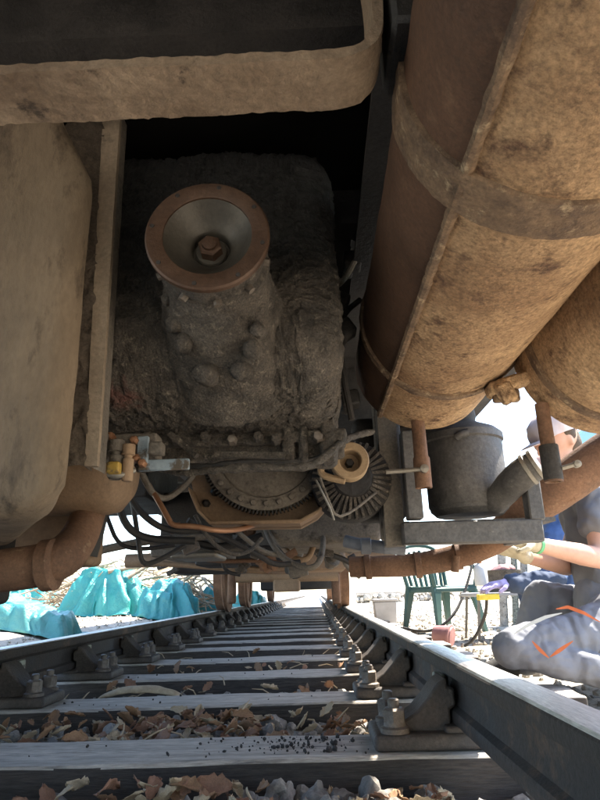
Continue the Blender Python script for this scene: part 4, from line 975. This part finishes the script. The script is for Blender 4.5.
# ------------------------------------------------------------------ yard on the right: chair, box, pot, hoses, bench, van
M_gchair = mat('green_garden_plastic', (.05, .10, .088), (.075, .135, .118), 4, (.35, .5), .08, 30)
def gchair(c, rz):
    r_ = empty('garden_chair', c, rz, label='dark green plastic garden chair standing on the gravel', cat='chair')
    T = Matrix.Translation(c) @ Matrix.Rotation(rz, 4, 'Z')
    def B(mm, nm, **k):
        mm.v = [tuple(T @ Vector(p)) for p in mm.v]; return mm.build(nm, M_gchair, r_, **k)
    mm = MB(); mm.rbox((0, 0, .42), (.48, .46, .03), .014, (8, 8, 1), fn=lambda p: Vector((p.x, p.y, p.z-.02*(1-(p.x/.24)**2)))); B(mm, 'seat')
    mm = MB(); mm.rbox((0, 0, .395), (.50, .48, .04), .012, 3); B(mm, 'seat_apron')
    for sx in (-1, 1):
        for sy in (-1, 1):
            mm = MB(); a = V((sx*.22, sy*.20, .44)); b = V((sx*.28, sy*.27, 0))
            mm.add([a+V((-.045, -.03, 0)), a+V((.045, -.03, 0)), a+V((.045, .03, 0)), a+V((-.045, .03, 0)), b+V((-.022, -.018, 0)), b+V((.022, -.018, 0)), b+V((.022, .018, 0)), b+V((-.022, .018, 0))], [(0, 1, 2, 3), (7, 6, 5, 4), (0, 4, 5, 1), (1, 5, 6, 2), (2, 6, 7, 3), (3, 7, 4, 0)]); B(mm, 'leg', bevel=.006)
        mm = MB(); mm.tube([(sx*.25, -.22, .43), (sx*.28, -.235, .55), (sx*.285, -.19, .64), (sx*.285, 0, .645), (sx*.27, .2, .66)], [.02, .02, .026, .026, .022], 10, 2); B(mm, 'armrest')
    for i in range(7):
        x = -.21+.07*i; mm = MB(); mm.tube([(x*.9, .21, .42), (x*1.0, .25, .6), (x*.95, .30, .80-.03*abs(i-3)/3)], .017, 8, 1); B(mm, 'back_slat')
    mm = MB(); mm.tube([(-.245, .21, .42), (-.265, .26, .62), (-.24, .305, .80), (-.12, .315, .855), (.12, .315, .855), (.24, .305, .80), (.265, .26, .62), (.245, .21, .42)], .022, 10, 2); B(mm, 'back_frame')
    return r_
q = at(447, 633, Z=GZ); gchair(V((q.x, q.y+.1, gz(q.x, q.y)+.01)), R(28))
M_gbox = mat('grey_plastic_box', (.34, .33, .33), (.46, .45, .45), 5, (.45, .6), .1, 30)
q = at(386, 625, Z=GZ); bx = empty('storage_box', (q.x, q.y, GZ), label='pale grey box with lid on the gravel past the rail', cat='box')
m = MB(); m.box((q.x, q.y, GZ+.14), (.25, .22, .28), None, 1.14); m.build('box_body', M_gbox, bx, bevel=.012, seg=2)
m = MB(); m.box((q.x, q.y, GZ+.297), (.31, .28, .028)); m.build('lid', M_gbox, bx, bevel=.008, seg=2)
M_pot = mat('faded_red_pot', (.26, .12, .12), (.36, .19, .18), 8, (.5, .7), .15, 40)
q = at(452, 643, Z=GZ+.02); m = MB(); m.lathe([(.0, .012), (.066, .01), (.07, 0), (.085, -.002), (.085, -.02), (.074, -.022), (.058, -.13), (.052, -.135), (0, -.135)], (q.x, q.y, q.z+.045), (.85, -.5, -.16), 28); m.build('plant_pot', M_pot, label='faded red plant pot tipped over on the gravel', cat='pot')
def hose(pts, r, label):
    m = MB(); m.tube(pts, r, 8, 3); m.build('hose', M_rubber, label=label, cat='hose')
hose([at(404, 628, Y=6.0), at(420, 632, Y=5.6), at(436, 630, Y=5.5), at(452, 618, Y=5.5), at(462, 600, Y=5.6), at(470, 575, Y=5.7), at(474, 555, Y=5.8)], .012, 'thin black hose curving up past the green chair')
hose([at(464, 646, Y=4.6), at(474, 640, Y=4.6), at(484, 620, Y=4.5), at(487, 605, Y=4.4), at(486, 590, Y=4.3)], .011, 'thin black hose hanging below the lilac glove')
wbn = empty('folding_table', at(490, 630, Y=5.2), label='folding work table with thin metal legs behind the gloved hand', cat='table')
a = at(500, 594, Y=5.2); m = MB(); m.box((a.x+.12, 5.3, a.z), (.72, .5, .03)); m.build('table_top', M_gbox, wbn, bevel=.006)
for dx in (-.2, .42):
    for dy in (-.2, .2): m = MB(); m.tube([(a.x+dx, 5.3+dy, a.z), (a.x+dx+(.04 if dx > 0 else -.04), 5.3+dy*1.1, GZ)], .012, 8); m.build('leg', M_steel, wbn)
# tub and toolbox on the table, upright planks behind
q = V((a.x+.06, 5.28, a.z+.015)); tb = empty('tool_tub', q, label='grey tub full of rags on the folding table', cat='tub')
m = MB(); m.lathe([(.12, 0), (.15, .16), (.158, .165), (.158, .175), (.145, .175), (.13, .05), (0, .05)], q, (0, 0, 1), 28); m.build('tub_wall', M_greyg, tb)
blob('rags', [(q+V((-.05, 0, .14)), .06, q+V((.05, .02, .17)), .06), (q+V((0, -.05, .16)), .05, q+V((.02, .05, .18)), .05)], M_pot, tb, .015, 2, .05)
for i, (px, top, w_) in enumerate(((505, 545, .09), (517, 540, .07), (527, 550, .08))):
    b = at(px, 632, Y=7.0); t_ = at(px-4, top, Y=7.1); m = MB(); m.bar((b.x, 7.0, GZ), t_, w_, .03)
    m.build('plank', M_key if i % 2 else M_wood, label=['weathered plank standing upright behind the table', 'narrow pale plank standing upright behind the table', 'wide weathered plank standing nearest the crouching person'][i], cat='plank', group='planks behind the table', bevel=.003)
# van
M_van = mat('pale_teal_van_paint', (.22, .42, .44), (.26, .48, .5), 2, (.25, .35), .02, 20, spec=.5)
M_glass = mat('dark_window_glass', (.04, .06, .07), (.06, .09, .1), 3, (.05, .1), 0, 20, spec=.6)
van = empty('van', (4.3, 6.0, -.05), label='pale teal van parked behind the two people', cat='van')
poly = [(-2.2, .38), (2.3, .38), (2.35, .9), (2.1, 1.15), (1.6, 1.9), (1.35, 2.05), (-2.1, 2.05), (-2.2, 1.9)]
Mv = Matrix(((0, 0, 1, 4.3), (-1, 0, 0, 5.4), (0, 1, 0, -.05), (0, 0, 0, 1)))
m = MB(); m.prism(poly, -.9, .9, Mv); vb_ = m.build('van_body', M_van, van, bevel=.05, seg=3)
for (x0, x1) in ((-1.9, -.7), (-.55, .5), (.62, 1.45)):
    m = MB(); m.prism([(x0, 1.15), (x1, 1.15), (x1-.05, 1.75), (x0+.05, 1.75)], -.912, -.902, Mv); m.build('side_window', M_glass, vb_)
    m = MB(); m.tube([Mv @ V((x, z, -.906)) for x, z in ((x0, 1.15), (x1, 1.15), (x1-.05, 1.75), (x0+.05, 1.75), (x0, 1.15))], .015, 6); m.build('window_frame', M_rubber, vb_)
for x in (-1.4, 1.45):
    for s_ in (-.82, .82):
        c0 = Mv @ V((x, .32, s_)); m = MB(); m.lathe([(.0, -.09), (.2, -.09), (.21, -.1), (.31, -.1), (.32, -.08), (.32, .08), (.31, .1), (.21, .1), (.2, .09), (0, .09)], c0, (1, 0, 0), 32); wl = m.build('wheel', M_rubber, van)
        m = MB(); m.lathe([(.0, -.105), (.05, -.108), (.19, -.098), (.195, -.09), (.195, .09), (.19, .098), (.05, .108), (0, .105)], c0, (1, 0, 0), 24); m.build('rim', M_steel, wl)
# low stone edging across the yard
lw = empty('low_wall', (8, 24, GZ), label='low rubble edging across the yard, far right', cat='wall')
m = MB(); rs_ = random.Random(9)
for i in range(420): x = rs_.uniform(1.9, 16); stones(m, x, 24+rs_.uniform(-.3, .3)+(x-2)*.1, GZ+rs_.uniform(.02, .22), rs_.uniform(.07, .16), rs_)
m.build('rubble', M_stonep, lw, smooth=False)['kind'] = 'stuff'
for i in range(5):
    m = MB(); m.bar((1.9+2.8*i, 24.0+.28*i, GZ+.33), (4.6+2.8*i, 24.27+.28*i, GZ+.33), .25, .12); m.build('timber', M_wood, lw, bevel=.01)

# ------------------------------------------------------------------ yard on the left: tarpaulins and brushwood
def tarp_mat(nm, c1, c2): return mat(nm, c1, c2, 3, (.3, .42), .5, 9, bdist=.06, spec=.6)
M_tarp = [tarp_mat('teal_tarpaulin', (.022, .22, .20), (.04, .29, .265)), tarp_mat('light_teal_tarpaulin', (.05, .25, .235), (.09, .33, .31)), tarp_mat('blue_green_tarpaulin', (.025, .22, .225), (.045, .29, .30))]
def tarp(px0, px1, ytop, ybot, lab, seed, mt, dep=1.0, hem=.16):
    r_ = random.Random(seed); c0 = at((px0+px1)/2, ybot, Z=.1); Y = c0.y; xl, xr = at(px0, ybot, Y=Y).x, at(px1, ybot, Y=Y).x
    h = at((px0+px1)/2, ytop, Y=Y).z-.1; hx = (xr-xl)/2; cx_ = (xl+xr)/2; dy = hx*dep
    bxs = [(r_.uniform(-.35, .35)*hx, r_.uniform(-.3, .3)*dy, r_.uniform(.3, .55)*hx, r_.uniform(.3, .5)*dy, h*r_.uniform(.6, 1.0), r_.uniform(-.25, .25), r_.uniform(-.5, .5)) for _ in range(4)]
    bxs[0] = (bxs[0][0], bxs[0][1], .5*hx, .5*dy, h, *bxs[0][5:])
    n = 84; mm = MB()
    for j in range(n+1):
        for i in range(n+1):
            u_, v_ = (i/n-.5)*2.15, (j/n-.5)*2.15
            x, y = u_*hx, v_*dy; z = 0
            for (a, b, wx, wy, hh, tlt, yw) in bxs:
                ca, sn_ = math.cos(yw), math.sin(yw); lx, ly = (x-a)*ca+(y-b)*sn_, -(x-a)*sn_+(y-b)*ca
                dx_, dy_ = max(0, abs(lx)-wx), max(0, abs(ly)-wy); dd = math.hypot(dx_, dy_)
                an_ = math.atan2(ly, lx); dd *= 1+.30*abs(math.sin(an_*5+seed))+.22*math.sin(an_*11+seed*2)
                top = hh*(1+tlt*lx/hx+.12*abs(ly/dy))
                z = max(z, top-2.3*dd*(.6+.4*h)-.35*h*(min(1, dd/h))**2)
            e_ = max(abs(u_), abs(v_))
            z = max(0, z)*max(0, min(1, (1.08-e_)/.14))
            wv = abs(noise.noise(V((x*2.6+seed, y*2.6, z*2.0))))*.11+abs(noise.noise(V((x*7+seed, y*7, 2+z*5))))*.05
            z += (wv+.01)*max(0, min(1, (1.15-e_)/.25))
            gy_ = gz(cx_+x, Y+dy*.9+y); jx = noise.noise(V((x*2, y*2, seed)))*.07+.05*noise.noise(V((x*4, y*4, z*6+seed)))
            mm.v.append((cx_+x+jx*e_, Y+dy*.9+y+noise.noise(V((x*2+9, y*2, seed)))*.07*e_, gy_+.008+max(0, z)))
    mm.f = [(j*(n+1)+i, j*(n+1)+i+1, (j+1)*(n+1)+i+1, (j+1)*(n+1)+i) for j in range(n) for i in range(n)]
    o = mm.build('tarpaulin', mt, label=lab, cat='tarpaulin', group='teal tarpaulins in the yard', angle=22)
    o.modifiers.new('solid', 'SOLIDIFY').thickness = .006
    return o
tarp(-45, 80, 606, 631, 'crumpled pale teal tarpaulin lying folded on the ground nearest the rail', 3, M_tarp[1], .5)
tarp(-25, 60, 574, 610, 'teal tarpaulin heaped over a load at the left edge', 8, M_tarp[0], .7)
tarp(52, 140, 574, 617, 'teal tarpaulin draped over a boxy heap, largest in the yard', 12, M_tarp[0], .7)
tarp(134, 196, 578, 615, 'teal tarpaulin bundle between the largest heap and the wheels', 17, M_tarp[2], .7)
tarp(190, 226, 581, 611, 'small teal tarpaulin bundle just left of the near wheel', 23, M_tarp[2], .7)
tarp(228, 268, 588, 606, 'distant teal tarpaulin seen between the wheels', 29, M_tarp[0], .7)
# brushwood pile
M_brush = mat('bleached_brushwood', (.22, .16, .10), (.46, .37, .26), 14, (.7, .9), .3, 40)
m = MB(); rs_ = random.Random(4)
for i in range(520):
    px = rs_.uniform(40, 205); Y = rs_.uniform(10.5, 12); hgt = rs_.random()**1.3*(.95-.25*abs(px-115)/90); b = at(px, 600, Y=Y); L_ = rs_.uniform(.3, 1.1); a = rs_.uniform(0, 6.3); e_ = rs_.gauss(0, .3)
    p = V((b.x, Y, .1+hgt)); q = p+V((math.cos(a)*math.cos(e_), math.sin(a)*math.cos(e_), math.sin(e_)))*L_; r_ = rs_.uniform(.006, .022)
    m.tube([p, p.lerp(q, .5)+V((rs_.uniform(-.05, .05), 0, rs_.uniform(-.05, .05))), q], [r_, r_*.8, r_*.4], 5)
m.build('brushwood', M_brush, kind='stuff', label='pale pile of cut brushwood behind the tarpaulins')
for i, (x0, y0, x1, y1, r_, lb) in enumerate(((62, 578, 98, 557, .04, 'pale pole leaning on the brushwood at the left'), (108, 572, 150, 566, .035, 'pale pole lying flat on top of the brushwood'), (128, 578, 160, 560, .03, 'thin pole leaning on the brushwood at the right'))):
    m = MB(); m.tube([at(x0, y0, Y=10), at((x0+x1)/2, (y0+y1)/2-1, Y=10.1), at(x1, y1, Y=10.3)], [r_, r_*.95, r_*.85], 10); m.rough(.004, 10); m.build('pole', M_brush, label=lb, cat='pole')
